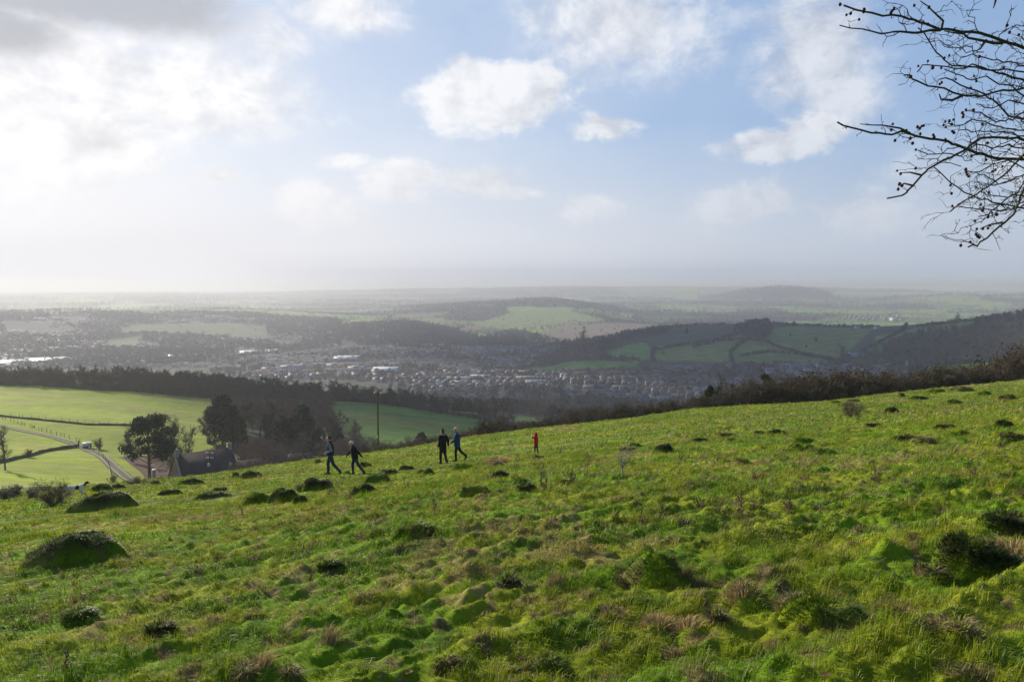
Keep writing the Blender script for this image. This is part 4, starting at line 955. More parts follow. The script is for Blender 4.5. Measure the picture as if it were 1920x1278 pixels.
def house_mass(name, label, X, Y, A, VI, sc=1.0):
    Vs, Qs, Ms, n = [], [], [], 0; Z = H(X, Y)
    for v in range(9):
        k = VI == v
        if not k.any(): continue
        w, d, h, r = (8.5, 9.5, 7.5)[v // 3] * sc, 8. * sc, 5.2 * sc, 2.8 * sc
        T = np.array([(-w / 2, -d / 2, -2), (w / 2, -d / 2, -2), (w / 2, d / 2, -2), (-w / 2, d / 2, -2), (-w / 2, -d / 2, h), (w / 2, -d / 2, h), (w / 2, d / 2, h), (-w / 2, d / 2, h), (-w / 2, 0, h + r - .05), (w / 2, 0, h + r - .05),
                      (-w / 2 - .2, -d / 2 - .3, h), (w / 2 + .2, -d / 2 - .3, h), (w / 2 + .2, 0, h + r), (-w / 2 - .2, 0, h + r), (w / 2 + .2, d / 2 + .3, h), (-w / 2 - .2, d / 2 + .3, h)])
        q = np.array([(0, 1, 5, 4), (1, 2, 6, 5), (2, 3, 7, 6), (3, 0, 4, 7), (4, 7, 8, 8), (5, 9, 9, 6), (10, 11, 12, 13), (13, 12, 14, 15)]); q = q[[0, 1, 2, 3, 6, 7]]; m = [v // 3] * 4 + [3 + v % 3] * 2
        tri = np.array([(4, 8, 7), (5, 6, 9)]); c, s = np.cos(A[k]), np.sin(A[k])
        x = X[k][:, None] + T[None, :, 0] * c[:, None] - T[None, :, 1] * s[:, None]; y = Y[k][:, None] + T[None, :, 0] * s[:, None] + T[None, :, 1] * c[:, None]; z = Z[k][:, None] + T[None, :, 2]
        V = np.stack([x, y, z], -1).reshape(-1, 3); off = (np.arange(k.sum()) * 16)[:, None, None] + n; Qs.append((q[None] + off).reshape(-1, 4)); Ms.append((np.tile(m, k.sum()), (tri[None] + off).reshape(-1, 3), np.full(k.sum() * 2, v // 3))); Vs.append(V); n += len(V)
    o = np_mesh(name, np.vstack(Vs), np.vstack(Qs), np.vstack([m[1] for m in Ms]), WALLS + ROOFS, np.concatenate([m[0] for m in Ms] + [m[2] for m in Ms])); return tag(o, label, 'houses', kind='stuff')


house_mass('distant_houses', 'crowded small houses of the town filling the valley floor', X[far_mask], Y[far_mask], A[far_mask], VI[far_mask], 1.15)
X2, Y2, A2 = town_plots(POLY_FARTOWN, 38, 14, 17, .05, .7, .58)
VI2 = np.random.default_rng(3).choice(9, len(X2), p=[.22, .14, .06, .14, .06, .08, .16, .10, .04]); house_mass('hazy_houses', 'tiny hazy houses spread over the far left hillside', X2, Y2, A2, VI2)
pv = wpoly([(1570, 600), (1600, 592), (1660, 588), (1690, 592), (1700, 602), (1640, 604)], rmin=3000); X3, Y3, A3 = town_plots(pv, 60, 26, 19, .1, .7, .7)
VI3 = np.random.default_rng(4).choice([0, 6, 8], len(X3)); house_mass('village_houses', 'tiny pale houses of a far village right of the rounded wooded hill', X3, Y3, A3, VI3, 1.3)
for px, b, lb in ((1607, 616, 'white house at the left end of the hilltop farm'), (1644, 617, 'white house at the right end of the hilltop farm')):
    g = ground_at(px, b, 1200, 3000); put_house(3, g.x, g.y, .3, lb, None)
# trees between the houses
xt, yt = rand_in(POLY_TOWN, 4200, 21); k = (fb(xt / 90, yt / 90, 2, 16) > .50) | (np.random.default_rng(5).random(len(xt)) < .35)
for pl, cc in COVER_POLYS:
    if cc not in (TOWN, FARTOWN): k &= ~inpoly(xt, yt, pl)
xt, yt = xt[k], yt[k]; rs = np.random.default_rng(9); wood_mass('town_trees', 'bare trees and dark shrubs growing between the houses of the town', xt, yt, 5 + 6 * rs.random(len(xt)), WF, 70, [.55, .2, .25], 22, cat='trees')
xt, yt = rand_in(POLY_FARTOWN, 15000, 23); k = (fb(xt / 120, yt / 120, 2, 26) > .36)
for pl, cc in COVER_POLYS:
    if cc not in (TOWN, FARTOWN): k &= ~inpoly(xt, yt, pl)
xt, yt = xt[k], yt[k]; wood_mass('hazy_trees', 'hazy dark trees growing among the houses of the far left hillside', xt, yt, 7 + 7 * rs.random(len(xt)), WF, 28, [.75, .15, .1], 24, cat='trees')

# ------------------------------------------------------------------ the farm
STONE = new_mat('farm_stone', (.36, .29, .20), .95, .1, vary=[(2.2, (.25, .20, .14), .42, .62), (7, (.42, .36, .27), .5, .7)], bump=.03, bscale=6)
DARKTILE = new_mat('farm_roof', (.052, .042, .042), .85, .2, vary=[(1.2, (.075, .058, .052), .42, .66), (6, (.035, .03, .03), .5, .7)], bump=.03, bscale=8)
REDTILE = new_mat('annex_roof', (.085, .055, .045), .9, .15, vary=[(1.5, (.055, .042, .036), .42, .66)], bump=.02, bscale=8)
WHITE = new_mat('white_paint', (.75, .75, .72), .5, .4)
WOOD = new_mat('weathered_wood', (.16, .135, .10), .9, .1, vary=[(3, (.11, .095, .075), .4, .65)])
POLEW = new_mat('pole_wood', (.10, .09, .045), .9, .1, vary=[(2, (.07, .07, .03), .4, .65)])
a = pix_at(328, 852, 168); b_ = pix_at(433, 841, 172); mid = (a + b_) / 2; zr = (a.z + b_.z) / 2; L = math.hypot(b_.x - a.x, b_.y - a.y); rz = math.atan2(b_.y - a.y, b_.x - a.x)
zg = zr - 7.6
fh = thing('farmhouse', 'old stone farmhouse with a long dark roof below the hill edge', 'farmhouse', (mid.x, mid.y, zg), rz)
lst, T, wins, roof, ch = house_parts(L, 6.6, 3.3, 4.3, over=.25, storeys=1); V, Q, Mi = join(lst); np_mesh('wall', V, Q, T, (STONE,), np.concatenate([Mi, np.zeros(len(T), int)]), parent=fh)
for xx in (-L * .3, 0, L * .12):
    V, Q = boxv(xx - .5, xx + .5, -3.36, -3.2, .9, 2.1); wo = np_mesh('window', V, Q, None, (GLASS,), parent=fh)
    V, Q, Mi = join([(*boxv(xx - .62, xx + .62, -3.42, -3.28, .76, .88), 0), (*boxv(xx - .62, xx + .62, -3.42, -3.28, 2.12, 2.24), 0)]); np_mesh('window_frame', V, Q, None, (WHITE,), Mi, parent=wo)
rf = np_mesh('roof', roof[0], roof[1], None, (DARKTILE,), parent=fh)
for s, top, wd in ((-1, .9, .3), (1, .9, .38)):
    V, Q, Mi = join([(*boxv(s * (L / 2 - .35) - wd, s * (L / 2 - .35) + wd, -.4, .4, 5.6, 7.6 + top), 0), (*boxv(s * (L / 2 - .35) - wd - .08, s * (L / 2 - .35) + wd + .08, -.46, .46, 7.6 + top + .003, 7.6 + top + .15), 0)]); c_ = np_mesh('chimney', V, Q, None, (STONE,), Mi, parent=rf)
    V, Q = tubes([(s * (L / 2 - .35), 0, 7.6 + top + .1, s * (L / 2 - .35), 0, 7.6 + top + .6, .18, .14)], 8); np_mesh('chimney_pot', V, Q, None, (WHITE if s < 0 else STONE,), parent=c_)
# raised gable coping, lit by the sun
V = np.array([(-L / 2 - .25, y, z) for y, z in ((-3.5, 3.0), (0, 7.75), (3.5, 3.0), (3.5, 3.35), (0, 8.1), (-3.5, 3.35))] + [(-L / 2 + .12, y, z) for y, z in ((-3.5, 3.0), (0, 7.75), (3.5, 3.0), (3.5, 3.35), (0, 8.1), (-3.5, 3.35))])
Q = np.array([(0, 1, 4, 5), (1, 2, 3, 4), (6, 11, 10, 7), (7, 10, 9, 8), (5, 4, 10, 11), (4, 3, 9, 10), (0, 6, 7, 1), (1, 7, 8, 2)]); np_mesh('gable_coping', V, Q, None, (STONE,), parent=fh)
# cross wing reaching towards the hill, part of the same house
w2 = 5.6; lst, T, wins, roof2, ch = house_parts(6.5, w2, 2.6, 3.2, over=.2, storeys=1); Mx = Matrix.Translation((L * .30, -4.6, -.2)) @ Matrix.Rotation(math.pi / 2, 4, 'Z')
V, Q, Mi = join(lst); o = np_mesh('wing_wall', V, Q, T, (STONE,), np.concatenate([Mi, np.zeros(len(T), int)]), parent=fh); o.matrix_local = Mx
o = np_mesh('wing_roof', roof2[0], roof2[1], None, (REDTILE,), parent=fh); o.matrix_local = Mx
Mx = Matrix.Translation((L / 2 + 3.4, .2, -.6)); lst, T, wins, roof3, ch = house_parts(6.5, 5.5, 2.4, 2.6, over=.2, storeys=1); V, Q, Mi = join(lst)
o = np_mesh('annex_wall', V, Q, T, (STONE,), np.concatenate([Mi, np.zeros(len(T), int)]), parent=fh); o.matrix_local = Mx
o = np_mesh('annex_roof', roof3[0], roof3[1], None, (REDTILE,), parent=fh); o.matrix_local = Mx
# gate pillar and yard wall left of the house
g = pix_at(289, 881, 155); zb = hz(g.x, g.y); e = thing('gate_pillar', 'pale stone gate pillar left of the farmhouse', 'pillar', (g.x, g.y, min(zb, g.z - 1.8)), .3)
V, Q, Mi = join([(*boxv(-.24, .24, -.24, .24, -.5, g.z - min(zb, g.z - 1.8)), 0)]); np_mesh('shaft', V, Q, None, (STONE,), Mi, parent=e); hh = g.z - min(zb, g.z - 1.8); V, Q = boxv(-.32, .32, -.32, .32, hh + .003, hh + .14); np_mesh('cap', V, Q, None, (WHITE,), parent=e)
p0 = pix_at(291, 889, 156); p1 = pix_at(324, 889, 162)


def wall_along(name, label, P, h, th, mat, seed=1, base=None, cat='wall'):
    V = []; Q = []; n = 0; rr_ = random.Random(seed)
    Pts = []
    for a, b in zip(P, P[1:]):
        m = max(1, int((Vector(b) - Vector(a)).length / 1.5)); Pts += [Vector(a).lerp(Vector(b), i / m) for i in range(m)]
    Pts.append(Vector(P[-1])); V = []
    for i, p in enumerate(Pts):
        d = (Pts[min(i + 1, len(Pts) - 1)] - Pts[max(i - 1, 0)]); d.z = 0; d.normalize(); s = Vector((-d.y, d.x, 0)) * th / 2; z = hz(p.x, p.y); t = h * (.85 + .3 * rr_.random())
        for q, zz in ((p - s, -.4), (p + s, -.4), (p + s * .8, t), (p - s * .8, t)): V.append((q.x, q.y, z + zz))
    for i in range(len(Pts) - 1):
        k = i * 4
        for j in range(4): Q.append((k + j, k + (j + 1) % 4, k + 4 + (j + 1) % 4, k + 4 + j))
    Q += [(3, 2, 1, 0), tuple(len(V) - 4 + j for j in range(4))]; o = np_mesh(name, np.array(V), np.array(Q), None, (mat,)); return tag(o, label, cat)


wall_along('yard_wall', 'low dark stone wall joining the gate pillar to the farmhouse', [p0, p1], 2.0, .5, STONE, 3)
TURFWALL = new_mat('turf_wall', (.09, .085, .05), .95, .1, vary=[(1.5, (.05, .055, .025), .4, .6), (5, (.2, .18, .13), .6, .7)])
wall_along('field_wall', 'long dark field wall crossing the bright left field', [ground_at(x_, y_, 105, 600) for x_, y_ in ((-60, 781), (5, 785), (60, 789), (110, 793), (160, 797), (222, 799), (262, 801))], .6, .5, TURFWALL, 4)
wall_along('field_wall', 'low overgrown wall curving from the round bush to the track', [ground_at(x_, y_, 105, 600) for x_, y_ in ((-40, 876), (0, 865), (30, 856), (50, 852), (75, 844), (100, 839), (125, 836), (144, 834))], .7, .6, TURFWALL, 5)


def fence(name, label, pts, posts, h=1.1, wires=True):
    P = [ground_at(a, b, 105, 600) for a, b in pts]; D = [0]
    for a, b in zip(P, P[1:]): D.append(D[-1] + (b - a).length)
    e = thing(name, label, 'fence', tuple(P[0])); segs = []; prev = None; loc = Vector(P[0])
    V0, Q0 = boxv(-.05, .05, -.05, .05, -.3, h); pm = np_mesh('post', V0, Q0, None, (WOOD,), link=False).data
    for i in range(posts):
        t = D[-1] * min(1, max(0, (i + prng.uniform(-.3, .3)) / (posts - 1))); k = max(j for j in range(len(D)) if D[j] <= t + 1e-6); k = min(k, len(P) - 2); f = (t - D[k]) / max(1e-6, D[k + 1] - D[k]); p = P[k].lerp(P[k + 1], f); p.z = hz(p.x, p.y)
        o = bpy.data.objects.new('post', pm); COL.objects.link(o); o.parent = e; o.location = p - loc; o.scale.z = prng.uniform(.85, 1.15)
        if prev is not None:
            for zz in (.35, .95): segs.append((*(prev - loc + Vector((0, 0, zz * h))), *(p - loc + Vector((0, 0, zz * h))), .012, .012))
        prev = p
    V, Q = tubes(segs, 3); np_mesh('wires', V, Q, None, (WOOD,), parent=e)


fence('post_fence', 'line of thin fence posts running down beside the track', [(5, 790), (60, 804), (110, 817), (150, 828)], 19)
fence('post_fence', 'short line of fence posts along the lower bend of the track', [(170, 838), (190, 850), (205, 872), (210, 890)], 12)
fence('post_fence', 'fence posts along the field wall across the bright field', [(20, 784), (100, 790), (222, 797)], 15, 1.0)
# track with two stony ruts
TRK = [(-60, 793), (0, 801), (60, 812), (110, 823), (145, 832), (172, 841), (190, 851), (205, 864), (218, 877), (238, 890), (262, 899), (285, 905)]
TP = [ground_at(a_, b_, 105, 600) for a_, b_ in TRK]


def smooth_path(P, n):
    P = [Vector((p.x, p.y, 0)) for p in P]; out = []
    for i in range(len(P) - 1):
        a, b, c, d = P[max(i - 1, 0)], P[i], P[i + 1], P[min(i + 2, len(P) - 1)]
        for k in range(n):
            t = k / n; out.append(.5 * ((2 * b) + (c - a) * t + (2 * a - 5 * b + 4 * c - d) * t * t + (3 * b - a - 3 * c + d) * t ** 3))
    out.append(P[-1]); return out


def ribbon(name, P, off, w, lift, mat, seed):
    V = []; rr_ = random.Random(seed)
    for i, p in enumerate(P):
        d = P[min(i + 1, len(P) - 1)] - P[max(i - 1, 0)]; d.normalize(); s = Vector((-d.y, d.x, 0)); ww = w * (.8 + .4 * rr_.random())
        for k in (-.5, -.17, .17, .5): q = p + s * (off + k * ww); V.append((q.x, q.y, hz(q.x, q.y) + lift))
    Q = []
    for i in range(len(P) - 1):
        for j in range(3): Q.append((i * 4 + j, i * 4 + j + 1, i * 4 + j + 5, i * 4 + j + 4))
    o = np_mesh(name, np.array(V), np.array(Q)[:, ::-1], None, (mat,), smooth=True); return tag(o, kind='structure')


sp = smooth_path(TP, 24)
TRKM = new_mat('track_earth', (.12, .105, .07), .95, .1, vary=[(.6, (.09, .12, .035), .42, .6)], coord='World')
RUTM = new_mat('track_stone', (.27, .24, .19), .95, .1, vary=[(.7, (.22, .19, .14), .42, .65)], coord='World')
ribbon('track', sp, 0, 2.7, .12, TRKM, 1); ribbon('track_rut', sp, -.85, .55, .16, RUTM, 2); ribbon('track_rut', sp, .85, .5, .16, RUTM, 3)
# trailer beside the track
g = ground_at(163, 835, 105, 600); e = thing('trailer', 'small white box trailer parked beside the track', 'trailer', tuple(g), .5); e.scale = (.72, .72, .72)
V, Q = boxv(-1.5, 1.5, -.85, .85, .5, 1.9); V[4:8, :2] *= .94; np_mesh('body', V, Q, None, (WHITE,), parent=e)
V, Q, Mi = join([(*boxv(-1.5, 1.5, -.8, .8, .38, .497), 0), (*boxv(1.5, 2.5, -.06, .06, .4, .48), 0)]); np_mesh('chassis', V, Q, None, (WOOD,), Mi, parent=e)
for s in (-1, 1):
    V, Q = tubes([(0, s * .87, .33, 0, s * 1.02, .33, .33, .33), (0, s * 1.02, .33, 0, s * 1.03, .33, .33, .01), (0, s * .87, .33, 0, s * .86, .33, .33, .01)], 14); np_mesh('wheel', V, Q, None, (GLASS,), parent=e)
# wooden gate post beside the trailer, bungalow roof behind the walkers
for px, b_r, t_r, lb in ((147, 834, 823, 'dark leaning gate post where the wall meets the track'), (170, 836, 827, 'dark gate post right of the white trailer')):
    g = ground_at(px, b_r, 105, 600); r_ = math.hypot(g.x, g.y); hh = (b_r - t_r) * r_ / F; V, Q = boxv(-.16, .16, -.16, .16, -.3, hh); V[4:8, 0] += .12; V[4:8, :2] *= .8; o = np_mesh('gate_post', V, Q, None, (WOOD,)); o.location = g; tag(o, lb, 'gate post')
a = pix_at(562, 850, 200); zg = a.z - 4.2; e = thing('cottage', 'low cottage with a brown roof half hidden behind the hill edge', 'cottage', (a.x, a.y, zg), .35)
lst, T, wins, roof, ch = house_parts(5.5, 4.5, 2.4, 1.8, storeys=1); V, Q, Mi = join(lst); np_mesh('wall', V, Q, T, (WALLS[0],), np.concatenate([Mi, np.zeros(len(T), int)]), parent=e); rf = np_mesh('roof', roof[0], roof[1], None, (REDTILE,), parent=e)
V, Q = boxv(-.2, .5, -1.6, -1.0, 3.35, 3.75); np_mesh('skylight', V, Q, None, (METAL,), parent=rf)


# ------------------------------------------------------------------ poles
def pole(px, top, base_r, r, label, arms, rad, name='utility_pole'):
    p = pix_at(px, top, r); z = hz(p.x, p.y); h = p.z - z; e = thing(name, label, 'utility pole', (p.x, p.y, z), -.35)
    V, Q = tubes([(0, 0, -.5, 0, 0, h * .5, rad, rad * .85), (0, 0, h * .5, 0, 0, h, rad * .85, rad * .7), (0, 0, h, 0, 0, h + .03, rad * .7, .01)], 10); np_mesh('pole', V, Q, None, (POLEW,), parent=e)
    for dz, half, ins in arms:
        V, Q = boxv(-half, half, -.06, .06, h - dz - .06, h - dz + .06); am = np_mesh('crossarm', V, Q, None, (WOOD,), parent=e)
        V, Q = tubes([(0, -.05, h - dz - .45, half * .6, -.05, h - dz, .02, .02), (0, -.05, h - dz - .45, -half * .6, -.05, h - dz, .02, .02)], 4); np_mesh('brace', V, Q, None, (WOOD,), parent=am)
        for x_ in ins: V, Q = tubes([(x_, 0, h - dz + .06, x_, 0, h - dz + .14, .03, .03), (x_, 0, h - dz + .12, x_, 0, h - dz + .2, .075, .09), (x_, 0, h - dz + .2, x_, 0, h - dz + .3, .09, .05), (x_, 0, h - dz + .3, x_, 0, h - dz + .31, .05, .005)], 8); np_mesh('insulator', V, Q, None, (WHITE,), parent=am)
    return e, h


e, h = pole(708, 736, 850, 104, 'tall wooden pole rising behind the hill edge between the walkers', [(.18, .5, (-.45, .45))], .13)
V, Q, Mi = join([(*boxv(-.04, .04, -.17, -.14, h - 5.9, h - 5.6), 0)]); np_mesh('sign_plate', V, Q, None, (WHITE,), Mi, parent=e)
V, Q = tubes([(-.1, 0, h - .05, -.42, 0, h - .3, .03, .03), (-.1, 0, h + .05, .3, 0, h + .3, .03, .03)], 5); np_mesh('bracket', V, Q, None, (WOOD,), parent=e)
e, h = pole(393, 849, 880, 140, 'short pole with white insulators in front of the farmhouse roof', [(.1, .8, (-.7, -.35, .35, .7)), (.95, .7, (-.6, -.25, .25, .6))], .14)
V, Q = tubes([(0, -.25, h - 2.2, 0, -.25, h - 1.7, .22, .22), (0, -.25, h - 1.7, 0, -.25, h - 1.66, .22, .02)], 10); tr = np_mesh('transformer', V, Q, None, (METAL,), parent=e)
# ------------------------------------------------------------------ near hillside: blades, mounds, weeds
def blade_mat(name, tr=.34, rough=.45, isl=.28):
    return new_mat(name, attr='Col', rough=rough, spec=.35, island=isl, transl=tr)


M['blade'] = blade_mat('grass_blade'); M['blade'].node_tree.nodes['Principled BSDF'].inputs['Specular IOR Level'].default_value = .15; M['straw'] = new_mat('straw', (.42, .30, .12), .8, .1, island=.35, transl=.25); M['stalk'] = new_mat('dead_stalk', (.13, .085, .06), .9, .1, island=.3)
M['mound'] = new_mat('mound_turf', attr='Col', rough=.95, spec=.08, coord='World', vary=None, bump=.02, bscale=18)


def blades(P, hgt, wid, lean, col, rs, three=False, out=None):
    n = len(P); a = rs.random(n) * 6.283; sd = np.stack([np.cos(a), np.sin(a), 0 * a], 1); b = rs.random(n) * 6.283
    ld = np.stack([np.cos(b), np.sin(b), 0 * b], 1) * .5 + np.array([.35, -.25, 0]); 
    if out is not None: ld = out + ld * .5
    L = (hgt * lean)[:, None] * ld; h = hgt[:, None]; w = wid[:, None] * sd; up = np.array([[0, 0, 1.]])
    if three:
        V = np.stack([P - w, P + w, P + up * h + L], 1).reshape(-1, 3); T = np.arange(3 * n).reshape(-1, 3); return V, None, T, np.repeat(col, 3, 0)
    m = P + up * h * .6 + L * .35; t = P + up * h * (1 - .35 * lean[:, None]) + L * 1.1
    V = np.stack([P - w, P + w, m + w * .75, m - w * .75, t], 1).reshape(-1, 3); k = np.arange(n)[:, None] * 5
    return V, k + np.array([[0, 1, 2, 3]]), k + np.array([[3, 2, 4]]), np.repeat(col, 5, 0)


def stack(parts):
    Vs, Qs, Ts, Cs, n = [], [], [], [], 0
    for V, Q, T, C in parts:
        Vs.append(V); Cs.append(C)
        if Q is not None: Qs.append(Q + n)
        if T is not None: Ts.append(T + n)
        n += len(V)
    return np.vstack(Vs), (np.vstack(Qs) if Qs else None), (np.vstack(Ts) if Ts else None), np.vstack(Cs)


MOUNDS = [  # centre px, base row, width px, height px, turf, label
    (140, 1052, 150, 50, 'dark', 'largest dark mossy mound on the left of the near grass'),
    (200, 955, 104, 30, 'dark', 'broad dark mound on the grass to the right of the dog'),
    (245, 948, 26, 12, 'brown', 'small brown mound touching the right end of the broad dark mound'),
    (780, 1002, 92, 30, 'green', 'rounded green mound alone in the middle of the slope'),
    (1228, 1100, 96, 48, 'green', 'tall dark green mound in the lower middle with a shadow on its right'),
    (1820, 1086, 130, 56, 'dark', 'large dark mound with a pale-leaved nettle near the right edge'),
    (1745, 1086, 70, 26, 'brown', 'brown-topped mound left of the large one near the right edge'),
    (1540, 1180, 170, 44, 'green', 'wide bright green mound in the lower right grass'),
    (1890, 1004, 90, 42, 'dark', 'dark mound cut by the right edge of the picture'),
    (596, 919, 66, 26, 'dark', 'double dark mound on the grass below the man in the gilet'),
    (567, 919, 26, 14, 'brown', 'low brown mound at the left foot of the double dark mound'),
    (530, 941, 56, 30, 'dark', 'pointed dark mound lower left of the man in the gilet'),
    (562, 941, 30, 15, 'dark', 'low dark mound right of the pointed one'),
    (479, 945, 56, 22, 'green', 'mossy mound with a green top left of the pointed one'),
    (470, 896, 44, 16, 'dark', 'dark oval mound on the brow below the farmhouse garden'),
    (443, 893, 13, 11, 'brown', 'pale stony hump on the brow left of the dark oval mound'),
    (357, 907, 40, 12, 'dark', 'flat dark oval mound on the brow below the farmhouse'),
    (320, 927, 42, 10, 'dark', 'thin dark mound below the flat oval one'), (290, 907, 18, 8, 'brown', 'tiny brown mound at the brow left of the farmhouse'),
    (190, 920, 34, 13, 'dark', 'dark mound just right of the dog'), (222, 915, 24, 9, 'dark', 'smaller dark mound behind the one right of the dog'),
    (397, 934, 66, 14, 'dark', 'long low dark mound in the grass left of centre'), (412, 921, 30, 10, 'dark', 'small dark hump above the long low mound'),
    (682, 925, 40, 18, 'dark', 'round dark mound below the white-haired walker'), (706, 903, 48, 18, 'green', 'mossy mound in front of the white-haired walker'), (729, 890, 36, 13, 'dark', 'dark mound behind the mossy one near the white-haired walker'),
    (685, 875, 26, 10, 'dark', 'dark hump hidden behind the legs of the white-haired walker'), (761, 880, 32, 9, 'dark', 'low dark hump on the grass left of the two women'), (797, 890, 36, 14, 'dark', 'round mound left of the women with a green top'),
    (868, 880, 42, 12, 'green', 'green-topped mound at the feet of the two women'), (596, 868, 14, 9, 'brown', 'small brown hump on the brow left of the man in the gilet'), (886, 930, 66, 24, 'green', 'broad mossy mound below the two women'),
    (931, 872, 30, 12, 'straw', 'straw-topped hump right of the two women'), (939, 896, 38, 16, 'dark', 'dark hump between the broad mossy mound and the thistles'), (978, 903, 32, 12, 'green', 'greenish hump right of the dark hump in the middle'), (985, 924, 42, 20, 'dark', 'steep dark mound beneath the dead thistles'),
    (1009, 860, 30, 9, 'brown', 'brown hump just below the child in red'), (1060, 905, 44, 12, 'brown', 'brown hump right of the dead thistles'),
    (1243, 848, 40, 20, 'dark', 'steep dark mound right of the bare sapling'), (1190, 838, 30, 9, 'dark', 'dark hump behind the bare sapling'), (1176, 846, 34, 9, 'brown', 'flat brown hump among the twigs of the bare sapling'),
    (1311, 829, 34, 12, 'dark', 'dark round mound between the sapling and the right slope'), (1363, 820, 42, 12, 'brown', 'brown-and-green hump right of the dark round mound'), (1371, 827, 18, 7, 'dark', 'tiny dark hump in front of the brown-and-green one'), (1424, 813, 20, 8, 'dark', 'small dark hump left of the steep one on the right slope'), (1457, 815, 36, 13, 'dark', 'steep dark mound on the upper right slope'),
    (1508, 832, 42, 12, 'green', 'rearmost mound of the mossy trio on the right slope'), (1505, 847, 46, 16, 'green', 'front left mound of the mossy trio on the right slope'), (1545, 853, 44, 11, 'green', 'smooth bright green mound right of the mossy trio'),
    (1390, 868, 36, 9, 'green', 'low green swelling on the right slope'), (1637, 801, 30, 8, 'dark', 'dark hump beneath the reddish shrub on the right slope'), (1670, 775, 28, 11, 'dark', 'dark hump right of the reddish shrub'), (1695, 828, 40, 13, 'dark', 'dark hump left of the straw-coloured one'), (1732, 830, 40, 14, 'straw', 'straw-coloured hump on the right slope'),
    (1771, 805, 36, 10, 'dark', 'flat dark hump on the upper right grass'), (1800, 817, 34, 11, 'green', 'green pointed hump on the upper right grass'), (1882, 800, 34, 14, 'dark', 'dark hump at the right edge above the large brown one'), (1893, 828, 46, 18, 'brown', 'large brown hump at the right edge of the slope'),
    (1790, 757, 26, 8, 'dark', 'dark hump on the skyline side of the upper right grass'), (1845, 742, 28, 9, 'green', 'green hump beside the brow at the upper right'), (1888, 751, 28, 12, 'dark', 'dark hump near the brow at the right edge'), (1722, 750, 34, 9, 'dark', 'dark hump just under the brow hedge'), (1690, 744, 10, 8, 'brown', 'small pale stone-like hump standing on the brow'), (1755, 737, 34, 9, 'green', 'green and straw hump on the brow at the right'),
    (1800, 733, 38, 10, 'straw', 'straw-coloured hump on the brow at the right'), (1565, 756, 20, 6, 'green', 'small green hump on the brow near the middle of the hedge'), (1600, 753, 22, 7, 'straw', 'small straw hump on the brow near the middle of the hedge'),
    (957, 1103, 42, 26, 'dark', 'pointed dark tussock left of the tall green mound'), (1345, 1172, 44, 28, 'brown', 'dark tussock with a skirt of dead grass in the lower right'), (300, 1196, 60, 26, 'dark', 'low shaded tussock in the bottom left grass'), (150, 1172, 60, 24, 'dark', 'shaded tussock near the left edge'),
    (1515, 1000, 36, 16, 'green', 'mid-slope green tussock below the right trio'), (620, 1070, 50, 16, 'dark', 'dark tussock in the middle of the left slope'), (840, 1262, 60, 20, 'brown', 'brown tussock at the bottom edge left of centre'), (460, 1280, 34, 22, 'straw', 'pale tuft cut by the bottom edge'),
    (1800, 1185, 76, 30, 'straw', 'mound ringed with arching dead grass at the lower right'), (1490, 1140, 54, 22, 'straw', 'dead grass tussock behind the wide bright green mound'), (545, 1279, 24, 18, 'straw', 'second pale tuft cut by the bottom edge'), (1030, 1265, 70, 26, 'green', 'bright green tussock at the bottom centre'),
]
MPOS = []


def near_ground(px, py):
    g = ground_at(px, py, 3, 110, True); return g


